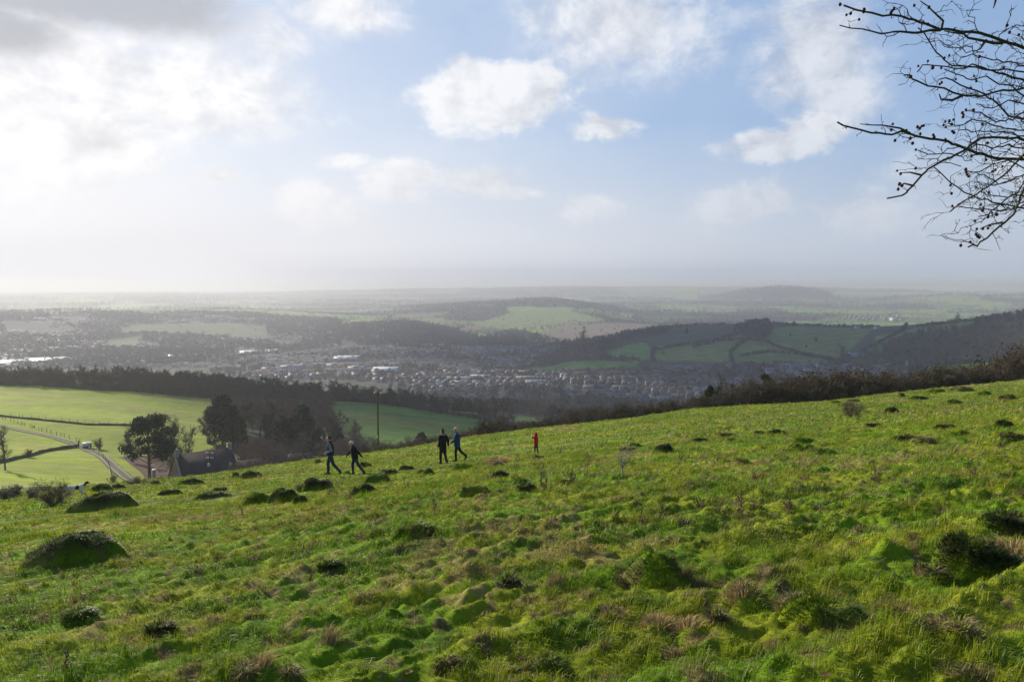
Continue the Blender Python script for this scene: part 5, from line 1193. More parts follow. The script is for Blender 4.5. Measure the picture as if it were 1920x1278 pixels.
def make_mound(i, px, base, wpx, hpx, kind, label):
    g = near_ground(px, base); r = math.hypot(g.x, g.y); w = wpx * r / F / 2 * 1.06; h = hpx * r / F * (.9 if wpx > 90 else .78); rs = np.random.default_rng(900 + i); dep = min(w * .95, max(w * .55, h * 1.2))
    v = Vector((g.x, g.y)).normalized(); cx, cyy = g.x + v.x * dep * .75, g.y + v.y * dep * .75; na, nr = 40, 16; A = np.arange(na) * 2 * math.pi / na; Rr = (np.arange(nr + 1) / nr)
    AA, GG = np.meshgrid(A, Rr, indexing='ij'); lump = 1 + .42 * (fb(np.cos(AA) * 1.6 + i * 9.1, np.sin(AA) * 1.6, 3, 5) - .5) * 2
    lx = np.cos(AA) * GG * w * lump; ly = np.sin(AA) * GG * dep * lump; th = math.atan2(-v.x, v.y); x = cx + lx * math.cos(th) - ly * math.sin(th); y = cyy + lx * math.sin(th) + ly * math.cos(th)
    prof = (1 - np.clip(GG, 0, 1) ** 3.4) ** (.8); prof = prof * (.55 + .8 * fb(lx / w * 1.7 + i * 3.3, ly / dep * 1.7, 4, 71)); hh = h * prof + .12 * (fb(x * 6, y * 6, 4, 3) - .5) * prof * min(1, h / .25)
    z = H(x.ravel(), y.ravel()).reshape(x.shape); z = z * (1 - prof * .6) + z[:, -1].mean() * prof * .6 + hh - .05 * (GG ** 4); loc = np.array([cx, cyy, float(z[:, -1].mean())])
    V = np.stack([x, y, z], -1).reshape(-1, 3); a = np.arange(na)[:, None]; j = np.arange(nr)[None, :]; Q = np.stack([a * (nr + 1) + j, a * (nr + 1) + j + 1, (a + 1) % na * (nr + 1) + j + 1, (a + 1) % na * (nr + 1) + j], -1).reshape(-1, 4)[:, ::-1]
    base_c = near_col(V[:, 0], V[:, 1]); moss_shade = {'dark': (.022, .028, .008), 'green': (.055, .105, .008), 'brown': (.07, .05, .022), 'straw': (.17, .14, .06)}[kind]
    nz = fb(V[:, 0] * 2.5, V[:, 1] * 2.5, 3, 88)[:, None]; k = (.95 if kind != 'green' else .7) * (.6 + .8 * nz); k = np.clip(k, 0, 1) * np.clip((1.0 - GG.ravel()) * 3.5, 0, 1)[:, None]; topg = np.clip((.62 - GG.ravel()) / .3, 0, 1)[:, None] * np.clip((fb(V[:, 0] * 5, V[:, 1] * 5, 3, 19) - .35) * 4, 0, 1)[:, None]; k = k * (1 - (.35 if kind == 'dark' else .7) * topg)  # flanks darkened by moss tint and painted shade, tops left a sunlit green
    C = base_c * (1 - k) + np.array(moss_shade) * k
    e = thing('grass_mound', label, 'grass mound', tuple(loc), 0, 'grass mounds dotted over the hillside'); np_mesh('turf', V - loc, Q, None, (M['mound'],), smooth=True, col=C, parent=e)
    # grass growing on it
    area = math.pi * w * dep; n = int(np.clip(area * (4200 if r < 15 else 1500 if r < 30 else 600), 200, 9000)); wj = np.tile(np.arange(nr) + .5, na); fi = rs.choice(len(Q), n, p=wj / wj.sum()); uv = rs.random((n, 2)); q = Q[fi]
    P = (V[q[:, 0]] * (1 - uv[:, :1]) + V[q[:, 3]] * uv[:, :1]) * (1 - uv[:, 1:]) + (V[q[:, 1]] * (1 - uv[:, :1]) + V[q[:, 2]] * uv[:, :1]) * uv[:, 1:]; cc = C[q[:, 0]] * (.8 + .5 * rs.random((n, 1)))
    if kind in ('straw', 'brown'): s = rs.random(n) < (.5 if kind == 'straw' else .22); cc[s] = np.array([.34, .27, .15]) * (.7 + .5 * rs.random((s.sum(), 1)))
    out = (P - [cx, cyy, 0]) * [1, 1, 0]; out /= np.linalg.norm(out, axis=1, keepdims=True) + 1e-6; hb = np.clip(.035 + .05 * rs.random(n), 0, h * .5 + .02) * (1.5 if kind == 'straw' else 1); wb = np.full(n, .0025 + .00022 * r)
    Vb, Qb, Tb, Cb = blades(P - loc - [0, 0, .01], hb, wb, .7 + .8 * rs.random(n), cc, rs, False, out * .8); np_mesh('grass_cover', Vb, Qb, Tb, (M['blade'],), col=Cb, parent=e)['kind'] = 'stuff'; MPOS.append((cx, cyy, w, dep, th))


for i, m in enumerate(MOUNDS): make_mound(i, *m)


def grass():
    rs = np.random.default_rng(4242); parts = []
    for r0, r1, dens, three, wid, hs in ((2.6, 9, 3600, False, .0022, 1.0), (9, 18, 1900, False, .0038, 1.05), (18, 36, 620, True, .009, 1.2), (36, 92, 120, True, .024, 1.4)):
        az = R(52) if r0 < 5 else R(41) if r0 < 30 else R(38); n = int(dens * az * (r1 ** 2 - r0 ** 2)); r = np.sqrt(r0 ** 2 + rs.random(n) * (r1 ** 2 - r0 ** 2)); a = (rs.random(n) * 2 - 1) * az; x = np.sin(a) * r; y = np.cos(a) * r
        rc = np.interp(a, _ca, _cr); k = r < rc + 8; x, y, r = x[k], y[k], r[k]
        # tufts: draw blades together
        cl = fb(x * 2.3, y * 2.3, 3, 500); long_ = fb(x * .7, y * .7, 3, 510); k = rs.random(len(x)) < np.clip(.65 + 1.4 * (cl - .35), .6, 1); x, y, r, cl, long_ = x[k], y[k], r[k], cl[k], long_[k]
        for (mx, my, w, dep, th) in MPOS:
            s = np.abs(x - mx) < 3
            if not s.any(): continue
            dx, dy = x - mx, y - my; lx = dx * math.cos(th) + dy * math.sin(th); ly = -dx * math.sin(th) + dy * math.cos(th); k = ((lx / w) ** 2 + (ly / dep) ** 2) > .5; x, y, r, cl, long_ = x[k], y[k], r[k], cl[k], long_[k]
        n = len(x); z = H(x, y); g = (-.111 * x + .17 * y) / .203; t = (x * .17 + y * .111) / .203
        path = np.exp(-((g - 33 - 4 * (fb(t * .02, g * 0, 2, 91) - .5)) / 1.3) ** 2)
        tc_, th_ = (.17, .7) if r0 < 18 else (.34, .6); tuft = bumps(x, y, tc_, tc_ * .35, tc_ * .62, th_, 640); h = (.75 + 1.3 * tuft) * (.034 + .040 * np.clip((long_ - .40) / .25, 0, 1) + .045 * np.clip((cl - .5) / .2, 0, 1)) * (.6 + .7 * rs.random(n)) * hs * (1 - .7 * path)
        c = near_col(x, y) * (.9 + .45 * rs.random((n, 1))); lift = np.clip((long_ - .5) / .2, 0, 1)[:, None] * .15; c = c * (1 - lift) + np.array([.05, .14, .012]) * lift
        s = rs.random(n) < .05 + .10 * np.clip((fb(x * .3, y * .3, 2, 520) - .45) / .2, 0, 1); c[s] = np.array([.33, .26, .14]) * (.6 + .6 * rs.random((s.sum(), 1)))
        parts.append(blades(np.stack([x, y, z - .008], 1), h, wid * (.7 + .7 * rs.random(n)), .35 + .9 * rs.random(n), c, rs, three))
    V, Q, T, C = stack(parts); o = np_mesh('grass', V, Q, T, (M['blade'],), col=C); tag(o, 'short bright green pasture grass covering the whole hillside', 'grass', kind='stuff')


grass()
# dead grass tufts
for i, (px, b, wpx, hpx, lb) in enumerate([(1150, 1168, 50, 16, 'pale flattened dead grass left of the long straw patch'), (1235, 1175, 70, 18, 'long patch of bleached dead grass in the lower right'), (1290, 1180, 60, 20, 'bleached dead grass against the skirted tussock'), (1395, 1128, 60, 22, 'brown dead grass with a broken stalk'),
    (1480, 1145, 30, 24, 'upright rusty tuft left of the dead grass tussock'), (1760, 1195, 34, 26, 'straw hanging at the left of the ringed mound'), (1905, 1045, 60, 34, 'pale long grass cut by the right edge'), (930, 868, 26, 16, 'pinkish-brown dead tuft right of the women'), (480, 1272, 34, 28, 'tall pale tuft at the bottom left'), (612, 1215, 30, 26, 'brownish tuft at the bottom left of centre'), (1265, 1240, 50, 14, 'thin dead grass at the bottom right of centre'), (1700, 1160, 50, 20, 'straw-coloured grass between the green mound and the ringed mound')]):
    g = near_ground(px, b); r = math.hypot(g.x, g.y); w = wpx * r / F / 2; h = hpx * r / F; rs = np.random.default_rng(70 + i); n = int(420 * max(.4, min(2, w / .15))); X = g.x + rs.normal(size=n) * w * .5; Y = g.y + .1 + rs.normal(size=n) * w * .4; Z = H(X, Y)
    out = np.stack([X - g.x, Y - g.y, 0 * X], 1); out /= np.linalg.norm(out, axis=1, keepdims=True) + 1e-6; loc = np.array(g); C = np.tile([[.36, .29, .17]], (n, 1))
    Vb, Qb, Tb, Cb = blades(np.stack([X, Y, Z], 1) - loc, h * (.5 + .7 * rs.random(n)), np.full(n, .0018 + .00025 * r), .6 + 1.0 * rs.random(n), C, rs, False, out); o = np_mesh('dead_grass_tuft', Vb, Qb, Tb, (M['straw'],)); o.location = g; tag(o, lb, 'dead grass', 'tufts of dead grass')


def weed_segs(rs, h, n=6, rad=.004):
    segs = []
    for k in range(n):
        a = rs.random() * 6.283; l = .16 * rs.random(); p = np.array([rs.normal() * .04, rs.normal() * .04, -.03]); d = np.array([math.cos(a) * l, math.sin(a) * l, 1]); hh = h * (.5 + .5 * rs.random()) if k else h; st = 6
        for i in range(st):
            d2 = d + rs.normal(size=3) * .12; d2 /= np.linalg.norm(d2); q = p + d2 * hh / st; segs.append((*p, *q, rad * (1 - .12 * i), rad * (1 - .12 * (i + 1))))
            if i > 1:
                for _ in range(2):
                    b = rs.random() * 6.283; e = q + np.array([math.cos(b) * .09, math.sin(b) * .09, .08]) * h * (.4 + .9 * rs.random()); segs.append((*q, *e, rad * .6, rad * .4)); f = e + rs.normal(size=3) * .02 + [0, 0, .02]; segs.append((*e, *f, rad * 1.9, rad * .6))
            p, d = q, d2
    return segs


for i, (px, b, hpx, lb) in enumerate([(1395, 980, 50, 'tall dark dead thistle alone on the right half of the slope'), (1009, 915, 58, 'tallest dead thistle in the group below the child in red'), (1025, 925, 40, 'leaning dead thistle right of the tallest one'), (1072, 908, 30, 'short dead thistle right of the thistle group'), (955, 880, 34, 'thin dead stalk below and left of the child in red'), (966, 890, 40, 'forked dead stalk beneath the child in red'),
    (1100, 890, 44, 'thin dead stalks left of the bare sapling'), (818, 962, 38, 'leaning dead stalk below the two women'), (660, 945, 36, 'dead stalks below the white-haired walker'), (620, 935, 34, 'dead stalks below the double dark mound'), (645, 930, 34, 'dead thistle between the walkers and the round dark mound'), (570, 1052, 38, 'leaning dead twig on the left half of the slope'), (455, 972, 30, 'small dead stalk below the mossy mound'), (366, 1085, 30, 'thin dead stem in the lower left grass'), (108, 1268, 40, 'dead stem at the bottom left'), (1820, 898, 34, 'grey dead thistle on the upper right slope'),
    (1643, 905, 26, 'small dead thistle on the right slope'), (1420, 905, 30, 'thin dead stem above the tall thistle'), (1275, 868, 24, 'low dead stalks right of the sapling'), (1350, 870, 20, 'forked twig on the right slope'), (1587, 812, 18, 'dead stems behind the mossy trio'), (1240, 960, 20, 'small dead weed on the middle slope'), (1545, 930, 24, 'thin grey weed below the smooth green mound'), (1640, 1128, 30, 'fallen brown sticks lying in the lower right grass'), (1475, 960, 26, 'dead weed right of the tall thistle'), (760, 915, 20, 'low dead weed left of the broad mossy mound'), (735, 905, 24, 'dead weed near the white-haired walker'), (1310, 955, 26, 'dead weed left of the tall thistle')]):
    g = near_ground(px, b); r = math.hypot(g.x, g.y); rs = np.random.default_rng(30 + i); V, Q = tubes(weed_segs(rs, hpx * r / F, 5 if 'group' in lb or 'tall' in lb or 'stalks' in lb else 2, .0035 + .0001 * r), 4)
    o = np_mesh('dead_weed', V, Q, None, (M['stalk'],)); o.location = g; tag(o, lb, 'dead weed', 'dead weeds on the slope')
    if 'fallen' in lb: o.rotation_euler = (1.0, .4, .3)
# sapling, shrubs, nettle, leaves
SAP = new_mat('sapling_bark', (.30, .27, .22), .85, .15, island=.2)
g = near_ground(1166, 893); r = math.hypot(g.x, g.y); rs = np.random.default_rng(3); segs = []; tips = []; hs = 70 * r / F
for d in ((-.55, 0, 1), (.12, .2, 1), (.55, -.1, 1), (-.15, -.3, 1)): d = np.array(d); grow(rs, (0, 0, hs * .22), d / np.linalg.norm(d), hs * .62, .016, 1, 3, segs, tips, ch=(0, 5, 4), spread=.6, up=.04, ratio=.5)
segs.append((0, 0, -.05, .01, 0, hs * .23, .026, .018, 0)); V, Q = tubes(np.array(segs)[:, :8], 5); e = thing('sapling', 'small pale leafless sapling alone in the middle of the slope', 'sapling', tuple(g)); np_mesh('branches', V, Q, None, (SAP,), parent=e)


def near_bush(px, b, top, wpx, kind, label, var=0):
    g = near_ground(px, b); r = math.hypot(g.x, g.y); h = (b - top) * r / F; e = place(kind, g.x, g.y, h, 'shrub', label, 'shrub', None, wpx / (b - top) * .88, g.z, var=var); return e


near_bush(97, 943, 897, 70, 'scrub', 'reddish leafless shrub with tangled twigs left of the dog', 1)
near_bush(114, 940, 905, 26, 'scrub', 'thin leafless shrub touching the tail of the dog', 0)
near_bush(1596, 781, 752, 56, 'bush', 'reddish-brown low shrub on the upper right slope', 3)
for px, b, t in ((30, 925, 905), (60, 928, 908), (262, 902, 888), (8, 930, 908)): near_bush(px, b + 4, t + 4, 46, 'scrub', 'low rusty scrub along the brow at the left', px % 2)['group'] = 'rusty scrub along the left brow'
NET = new_mat('nettle_leaf', (.13, .22, .07), .6, .3, transl=.3)
g = near_ground(1828, 1078); rs = np.random.default_rng(8); e = thing('nettle', 'pale-leaved young nettle on the face of the large right mound', 'nettle', tuple(g)); hn = 46 * math.hypot(g.x, g.y) / F
V, Q = tubes([(0, 0, 0, .01, 0, hn, .003, .002)], 5); np_mesh('stem', V, Q, None, (M['stalk'],), parent=e)
for k in range(10):
    a = k * 2.4; z = hn * (.3 + .07 * k); L = .055 - .003 * k; d = Vector((math.cos(a), math.sin(a), .15)); s = Vector((-d.y, d.x, 0)).normalized(); P = [Vector((0, 0, z)) + d * L * t + s * L * .3 * w_ + Vector((0, 0, -.01 * t * t)) for t, w_ in ((0, 0), (.35, 1), (.7, .7), (1, 0), (.7, -.7), (.35, -1))]
    np_mesh('leaf', np.array(P), np.array([(0, 1, 5, 5), (2, 3, 4, 4)])[:0].reshape(-1, 4), np.array([(0, 1, 5), (1, 2, 5), (2, 4, 5), (2, 3, 4)]), (NET,), parent=e)
LEAF = new_mat('fallen_leaf', (.09, .05, .02), .8, .2)
for px, py, lb in ((302, 1119, 'rust-coloured fallen leaf in the left grass'), (1501, 1079, 'rust-coloured fallen leaf right of the tall green mound'), (1548, 1274, 'rust-coloured fallen leaf at the bottom edge'), (1794, 1186, 'rust-coloured fallen leaf at the foot of the ringed mound'), (767, 1268, 'pinkish fallen leaf at the bottom edge left of centre'), (976, 1240, 'pinkish fallen leaf at the bottom centre'), (1785, 1272, 'rust-coloured fallen leaf in the bottom right')):
    g = near_ground(px, py); rs = np.random.default_rng(px); a = rs.random() * 6; P = np.array([(math.cos(a + t) * .035 * w_, math.sin(a + t) * .035 * w_, .03 + .012 * rs.random()) for t, w_ in ((0, 1.2), (.9, .7), (1.7, .9), (2.6, .6), (3.3, 1.1), (4.2, .7), (5.2, .8))]); P = np.vstack([P, [[0, 0, .028]]]); o = np_mesh('fallen_leaf', P, None, np.array([(i, (i + 1) % 7, 7) for i in range(7)]), (LEAF,)); o.location = g; tag(o, lb, 'leaf', 'fallen leaves')

# ------------------------------------------------------------------ people and dog
def sph(c, r, seg=14, rot=None):
    "ellipsoid"
    r = (r, r, r) if isinstance(r, (int, float)) else r; u = np.arange(seg) * 2 * math.pi / seg; v = np.linspace(0, math.pi, seg // 2 + 1); V = []
    for b in v[1:-1]:
        for a in u: V.append((r[0] * math.sin(b) * math.cos(a), r[1] * math.sin(b) * math.sin(a), r[2] * math.cos(b)))
    V += [(0, 0, r[2]), (0, 0, -r[2])]; n = seg; m = seg // 2 - 1; F_ = []
    for i in range(m - 1):
        for j in range(n): F_.append((i * n + j, (i + 1) * n + j, (i + 1) * n + (j + 1) % n, i * n + (j + 1) % n))
    for j in range(n): F_.append((len(V) - 2, j, (j + 1) % n)); F_.append((len(V) - 1, (m - 1) * n + (j + 1) % n, (m - 1) * n + j))
    V = [Vector(p) for p in V]
    if rot: V = [rot @ p for p in V]
    return [p + Vector(c) for p in V], F_


def cap(a, b, ra, rb, seg=12, flat=1.0):
    a, b = Vector(a), Vector(b); d = (b - a); q = d.to_track_quat('Z', 'Y'); L = d.length; V = []; rings = []
    for t in (-90, -60, -30, 0): rings.append((math.sin(R(t)) * ra, math.cos(R(t)) * ra))
    for t in (0, 30, 60, 90): rings.append((L + math.sin(R(t)) * rb, math.cos(R(t)) * rb))
    for z, r in rings:
        for k in range(seg): V.append(q @ Vector((max(r, 1e-4) * math.cos(2 * math.pi * k / seg), max(r, 1e-4) * math.sin(2 * math.pi * k / seg), z)) + a)
    F_ = [(i * seg + k, i * seg + (k + 1) % seg, (i + 1) * seg + (k + 1) % seg, (i + 1) * seg + k) for i in range(7) for k in range(seg)] + [tuple(range(seg))[::-1], tuple(7 * seg + k for k in range(seg))]
    return V, F_


def solid(name, shapes, mat, parent, voxel=.012, smooth=4, colfn=None):
    "one continuous surface grown round all the shapes"
    V, F_ = [], []
    for v, f in shapes: n = len(V); V += list(v); F_ += [tuple(n + k for k in p) for p in f]
    me = bpy.data.meshes.new('tmp'); me.from_pydata(V, [], F_); o = bpy.data.objects.new('tmp', me); COL.objects.link(o)
    m = o.modifiers.new('r', 'REMESH'); m.mode = 'VOXEL'; m.voxel_size = voxel
    if smooth: m = o.modifiers.new('s', 'SMOOTH'); m.iterations = smooth; m.factor = .5
    dg = bpy.context.evaluated_depsgraph_get(); dg.update(); me2 = bpy.data.meshes.new_from_object(o.evaluated_get(dg)); bpy.data.objects.remove(o); bpy.data.meshes.remove(me)
    me2.name = name; me2.materials.clear(); me2.materials.append(mat)
    for p in me2.polygons: p.use_smooth = True
    if colfn:
        at = me2.color_attributes.new('Col', 'FLOAT_COLOR', 'POINT'); c = np.ones((len(me2.vertices), 4), np.float32); co = np.zeros(len(me2.vertices) * 3, np.float32); me2.vertices.foreach_get('co', co); c[:, :3] = colfn(co.reshape(-1, 3)); at.data.foreach_set('color', c.ravel())
    q = bpy.data.objects.new(name, me2); COL.objects.link(q); q.parent = parent; return q


SKIN = new_mat('skin', (.52, .29, .20), .55, .4)


def cloth(name, c, v=.15): return new_mat(name, c, .9, .15, vary=[(9, tuple(x * (1 - v * 2) for x in c), .4, .65)], bump=.006, bscale=30)


def hand(w, d, side, curl=.5):
    "palm, five fingers and a thumb set on the side of the palm"
    w, d = Vector(w), Vector(d).normalized(); s = d.cross(Vector((0, 1, 0)));
    if s.length < .1: s = Vector((1, 0, 0))
    s.normalize(); n = d.cross(s).normalized(); out = [cap(w, w + d * .075, .026, .032)]
    for k, (o_, l) in enumerate(((-.028, .065), (-.010, .078), (.009, .072), (.027, .055))):
        a = w + d * .082 + s * o_; b = a + (d * (1 - curl * .4) + n * curl * .8 * side).normalized() * l * .55; c = b + (d * (1 - curl) + n * curl * 1.4 * side).normalized() * l * .5; out += [cap(a, b, .0105, .0098, 8), cap(b, c, .0098, .0085, 8)]
    a = w + d * .03 - s * .028; b = a + (d * .6 - s * .8 + n * .3 * side).normalized() * .04; out += [cap(a, b, .013, .011, 8), cap(b, b + d * .03 + n * side * .01, .011, .009, 8)]; return out


def person(label, px, base, hpx, face, pose, mats, hair, extras=None):
    g = near_ground(px, base); g.z = hz(g.x, g.y); e = thing('person', label, 'person', (g.x, g.y, g.z - .02), face); s = hpx * math.hypot(g.x, g.y) * 1.06 / F / 1.75; print('person', round(s * 1.75, 2), round(math.hypot(g.x, g.y), 1)); e['label'] = label
    V3 = lambda t: Vector(t) * s
    P = {k: V3(v) for k, v in pose.items() if not k.startswith('tilt')}; lean = P['chest'] - P['pelvis']; sh = {1: P['shL'], -1: P['shR']}; el = {1: P['elL'], -1: P['elR']}; wr = {1: P['wrL'], -1: P['wrR']}; hp_ = {1: P['pelvis'] + V3((0, .09, -.02)), -1: P['pelvis'] + V3((0, -.09, -.02))}
    kn = {1: P['knL'], -1: P['knR']}; an = {1: P['anL'], -1: P['anR']}; hc = P['head']; up = (hc - P['neck']).normalized(); fwd = V3((1, 0, 0)).normalized()
    sk = [sph(hc, (.098 * s, .078 * s, .118 * s)), sph(hc + V3((.03, 0, -.05)), (.065 * s, .058 * s, .07 * s)), cap(hc + V3((.085, 0, .0)), hc + V3((.108, 0, -.03)), .012 * s, .017 * s, 8), sph(hc + V3((.088, 0, -.068)), (.014 * s, .024 * s, .009 * s), 8), cap(P['neck'] - V3((0, 0, .06)), hc - V3((.01, 0, .06)), .058 * s, .052 * s),
          sph(hc + V3((-.005, .078, -.01)), (.02 * s, .012 * s, .03 * s), 8), sph(hc + V3((-.005, -.078, -.01)), (.02 * s, .012 * s, .03 * s), 8),
          cap(P['pelvis'], P['chest'], .12 * s, .13 * s), cap(sh[1], sh[-1], .06 * s, .06 * s)]
    for k in (1, -1):
        sk += [cap(sh[k], el[k], .045 * s, .036 * s), cap(el[k], wr[k], .036 * s, .026 * s), cap(hp_[k], kn[k], .078 * s, .052 * s), cap(kn[k], an[k], .05 * s, .036 * s)] + hand(wr[k] + (wr[k] - el[k]).normalized() * .01, wr[k] - el[k], -k, .95 if ('grip' in mats and k == mats['grip']) else .5)
    solid('body', sk, SKIN, e, .0095, 2)
    for k in (1, -1):
        np_o = sph(hc + V3((.086, .031 * k, .006)), .0115 * s, 8); solid('eye', [np_o], mats['eye'], e, .005, 0)
    # jacket
    j = [cap(P['pelvis'] + V3((0, 0, mats.get('hem', 0))), P['chest'], .172 * s, .168 * s), cap(P['pelvis'] + V3((0, .06, mats.get('hem', 0))), P['chest'] + V3((0, .07, 0)), .148 * s, .138 * s), cap(P['pelvis'] + V3((0, -.06, mats.get('hem', 0))), P['chest'] + V3((0, -.07, 0)), .13 * s, .125 * s), cap(sh[1], sh[-1], .078 * s, .078 * s), cap(P['chest'], P['neck'] + V3((0, 0, .015)), .12 * s, .068 * s)]
    slv = []
    for k in (1, -1): slv += [cap(sh[k], el[k], .078 * s, .066 * s), cap(el[k], wr[k], .066 * s, .050 * s)]
    if 'sleeve' in mats: solid('gilet', j, mats['coat'], e, .014); solid('sleeve', slv[:2], mats['sleeve'], e, .012); solid('sleeve', slv[2:], mats['sleeve'], e, .012)
    else: solid('coat', j + slv, mats['coat'], e, .013)
    t = [cap(P['pelvis'] - V3((0, 0, .03)), P['pelvis'] + V3((0, 0, .06)), .135 * s, .13 * s)]
    for k in (1, -1): t += [cap(hp_[k], kn[k], .10 * s, .076 * s), cap(kn[k], an[k] + V3((0, 0, .02)), .074 * s, .06 * s)]
    solid('trousers', t, mats['legs'], e, .013)
    for k, tilt in ((1, pose.get('tiltL', 0)), (-1, pose.get('tiltR', 0))):
        d = Vector((math.cos(tilt[0] if isinstance(tilt, tuple) else tilt), 0, -math.sin(tilt[0] if isinstance(tilt, tuple) else tilt))); a = an[k]; hl = a + Vector((-.045, 0, -.045)) * s
        solid('shoe', [cap(a + V3((0, 0, .05)), a + V3((0, 0, -.02)), .056 * s, .056 * s), cap(hl, hl + d * .20 * s, .045 * s, .036 * s), cap(hl + V3((0, .018, 0)), hl + V3((0, .018, 0)) + d * .19 * s, .04 * s, .032 * s), cap(hl - V3((0, .018, 0)), hl - V3((0, .018, 0)) + d * .19 * s, .04 * s, .032 * s)], mats['shoe'], e, .012)
    hr = [sph(hc + V3((-.022, 0, .028)), (.098 * s, .086 * s, .105 * s))]
    if hair == 'long': hr += [cap(hc + V3((-.05, 0, 0)), hc + V3((-.075, 0, -.10)), .075 * s, .06 * s)]
    if hair == 'bun': hr += [cap(hc + V3((-.04, 0, 0)), hc + V3((-.06, 0, -.10)), .08 * s, .07 * s), sph(hc + V3((-.03, 0, .145)), .045 * s)]
    if hair != 'none': solid('hair', hr, mats['hair'], e, .011, 2)
    if extras: extras(e, P, s, V3)
    return e, g


EYE = new_mat('eye_dark', (.03, .025, .02), .3, .5)
walk = dict(pelvis=(0, 0, .95), chest=(.02, 0, 1.30), neck=(.03, 0, 1.47), head=(.06, 0, 1.625), shL=(.02, .175, 1.40), shR=(.02, -.175, 1.40))
p1 = dict(walk, elL=(-.08, .25, 1.14), wrL=(.14, .16, 1.02), elR=(.26, -.22, 1.42), wrR=(.36, -.20, 1.58), knL=(-.14, .09, .50), anL=(-.42, .09, .16), tiltL=.55, knR=(.12, -.09, .50), anR=(.12, -.09, .085))


def thrower(P, e, g, s, face):
    pass


DENIM = cloth('jeans_blue', (.028, .05, .10)); NAVY = cloth('gilet_navy', (.022, .028, .055)); GREYS = cloth('sleeve_grey', (.20, .22, .27)); BLK = cloth('coat_black', (.014, .015, .02)); BLUE = cloth('coat_blue', (.02, .055, .13)); RED = cloth('coat_red', (.50, .018, .02)); DKT = cloth('trousers_dark', (.02, .022, .032)); BOOT = cloth('boots_brown', (.06, .04, .028)); HBR = cloth('hair_brown', (.13, .06, .03)); HWH = cloth('hair_white', (.62, .60, .55)); HBL = cloth('hair_blond', (.55, .46, .30)); FUR = cloth('fur_trim', (.33, .24, .16), .25)
e, g = person('man in a navy gilet with grey sleeves and jeans, raising a green ball thrower', 620, 889, 69, math.pi + .05, p1, dict(eye=EYE, coat=NAVY, sleeve=GREYS, legs=DENIM, shoe=BOOT, hair=HBR, hem=.02, grip=-1), 'short')
s = 69 * math.hypot(g.x, g.y) * 1.06 / F / 1.75; w_ = Vector(p1['wrR']) * s + Vector((.05, 0, .09)); rot = Matrix.Rotation(math.pi + .05, 3, 'Z'); GRN = new_mat('plastic_green', (.02, .28, .06), .4, .5); ORG = new_mat('ball_orange', (.75, .09, .02), .8, .2)
base = Vector((g.x, g.y, g.z - .02)) + rot @ w_; t = thing('ball_thrower', 'green plastic ball thrower held up by the man in the gilet', 'ball thrower', tuple(base), math.pi + .05)
solid('handle', [cap((.03, 0, -.08), (-.06, 0, .12), .014, .011), cap((-.06, 0, .12), (-.16, 0, .34), .012, .011)], GRN, t, .006, 1); cupc = Vector((-.19, 0, .41))
o = solid('cup', [cap(cupc + Vector((.0, .045, -.035)), cupc + Vector((0, -.045, -.035)), .012, .012), cap(cupc + Vector((.03, 0, -.06)), cupc + Vector((.045, 0, .0)), .012, .01), cap(cupc + Vector((-.02, 0, -.05)), cupc + Vector((-.045, 0, -.01)), .012, .01), sph(cupc + Vector((0, 0, -.045)), (.04, .04, .02))], GRN, t, .006, 1)
bl = thing('ball', 'orange-red ball resting in the cup of the ball thrower', 'ball', tuple(base + rot @ (cupc + Vector((0, 0, .02)))), 0); solid('ball_skin', [sph((0, 0, 0), .05, 20)], ORG, bl, .008, 0)
p2 = dict(walk, chest=(.08, 0, 1.27), neck=(.12, 0, 1.42), head=(.18, 0, 1.56), shL=(.09, .18, 1.36), shR=(.09, -.18, 1.36), elL=(-.16, .24, 1.16), wrL=(-.34, .22, .96), elR=(.24, -.24, 1.12), wrR=(.42, -.20, .92), knL=(-.16, .09, .50), anL=(-.42, .09, .16), tiltL=.6, knR=(.13, -.09, .50), anR=(.10, -.09, .085))
e, g = person('white-haired person in a black coat leaning forward and striding left', 666, 889, 63, math.pi + .1, p2, dict(eye=EYE, coat=BLK, legs=DENIM, shoe=BLK, hair=HWH, hem=-.10), 'short')
p3 = dict(walk, elL=(-.06, .25, 1.14), wrL=(.08, .24, .92), elR=(-.08, -.26, 1.14), wrR=(-.05, -.27, .92), knL=(.10, .08, .50), anL=(.10, .08, .085), knR=(-.04, -.08, .50), anR=(-.20, -.08, .12), tiltR=.35)


def fur(e, P, s, V3): solid('fur_hood', [cap(P['neck'] + V3((-.06, .12, .02)), P['neck'] + V3((-.14, 0, .03)), .055 * s, .065 * s), cap(P['neck'] + V3((-.06, -.12, .02)), P['neck'] + V3((-.14, 0, .03)), .055 * s, .065 * s)], FUR, e, .012)


e, g = person('woman in a long black parka with a fur-trimmed hood, seen from behind', 831, 869, 63, math.pi - .85, p3, dict(eye=EYE, coat=BLK, legs=DKT, shoe=BOOT, hair=HBR, hem=-.20), 'bun', fur)
p4 = dict(walk, elL=(.12, .22, 1.13), wrL=(.30, .16, .98), elR=(-.10, -.24, 1.12), wrR=(-.12, -.24, .90), knL=(.07, .08, .50), anL=(.06, .08, .085), knR=(-.16, -.08, .52), anR=(-.44, -.08, .26), tiltR=.9)
e, g = person('blonde woman in a blue coat and dark trousers taking a long step left', 857, 864, 62, math.pi + .1, p4, dict(eye=EYE, coat=BLUE, legs=DKT, shoe=BLK, hair=HBL, hem=-.12), 'long')
p5 = dict(walk, head=(.03, 0, 1.63), elL=(.22, .22, 1.30), wrL=(.28, .10, 1.42), elR=(-.02, -.27, 1.14), wrR=(.04, -.27, .94), knL=(.05, .09, .50), anL=(.06, .10, .10), knR=(-.06, -.09, .50), anR=(-.12, -.10, .10))


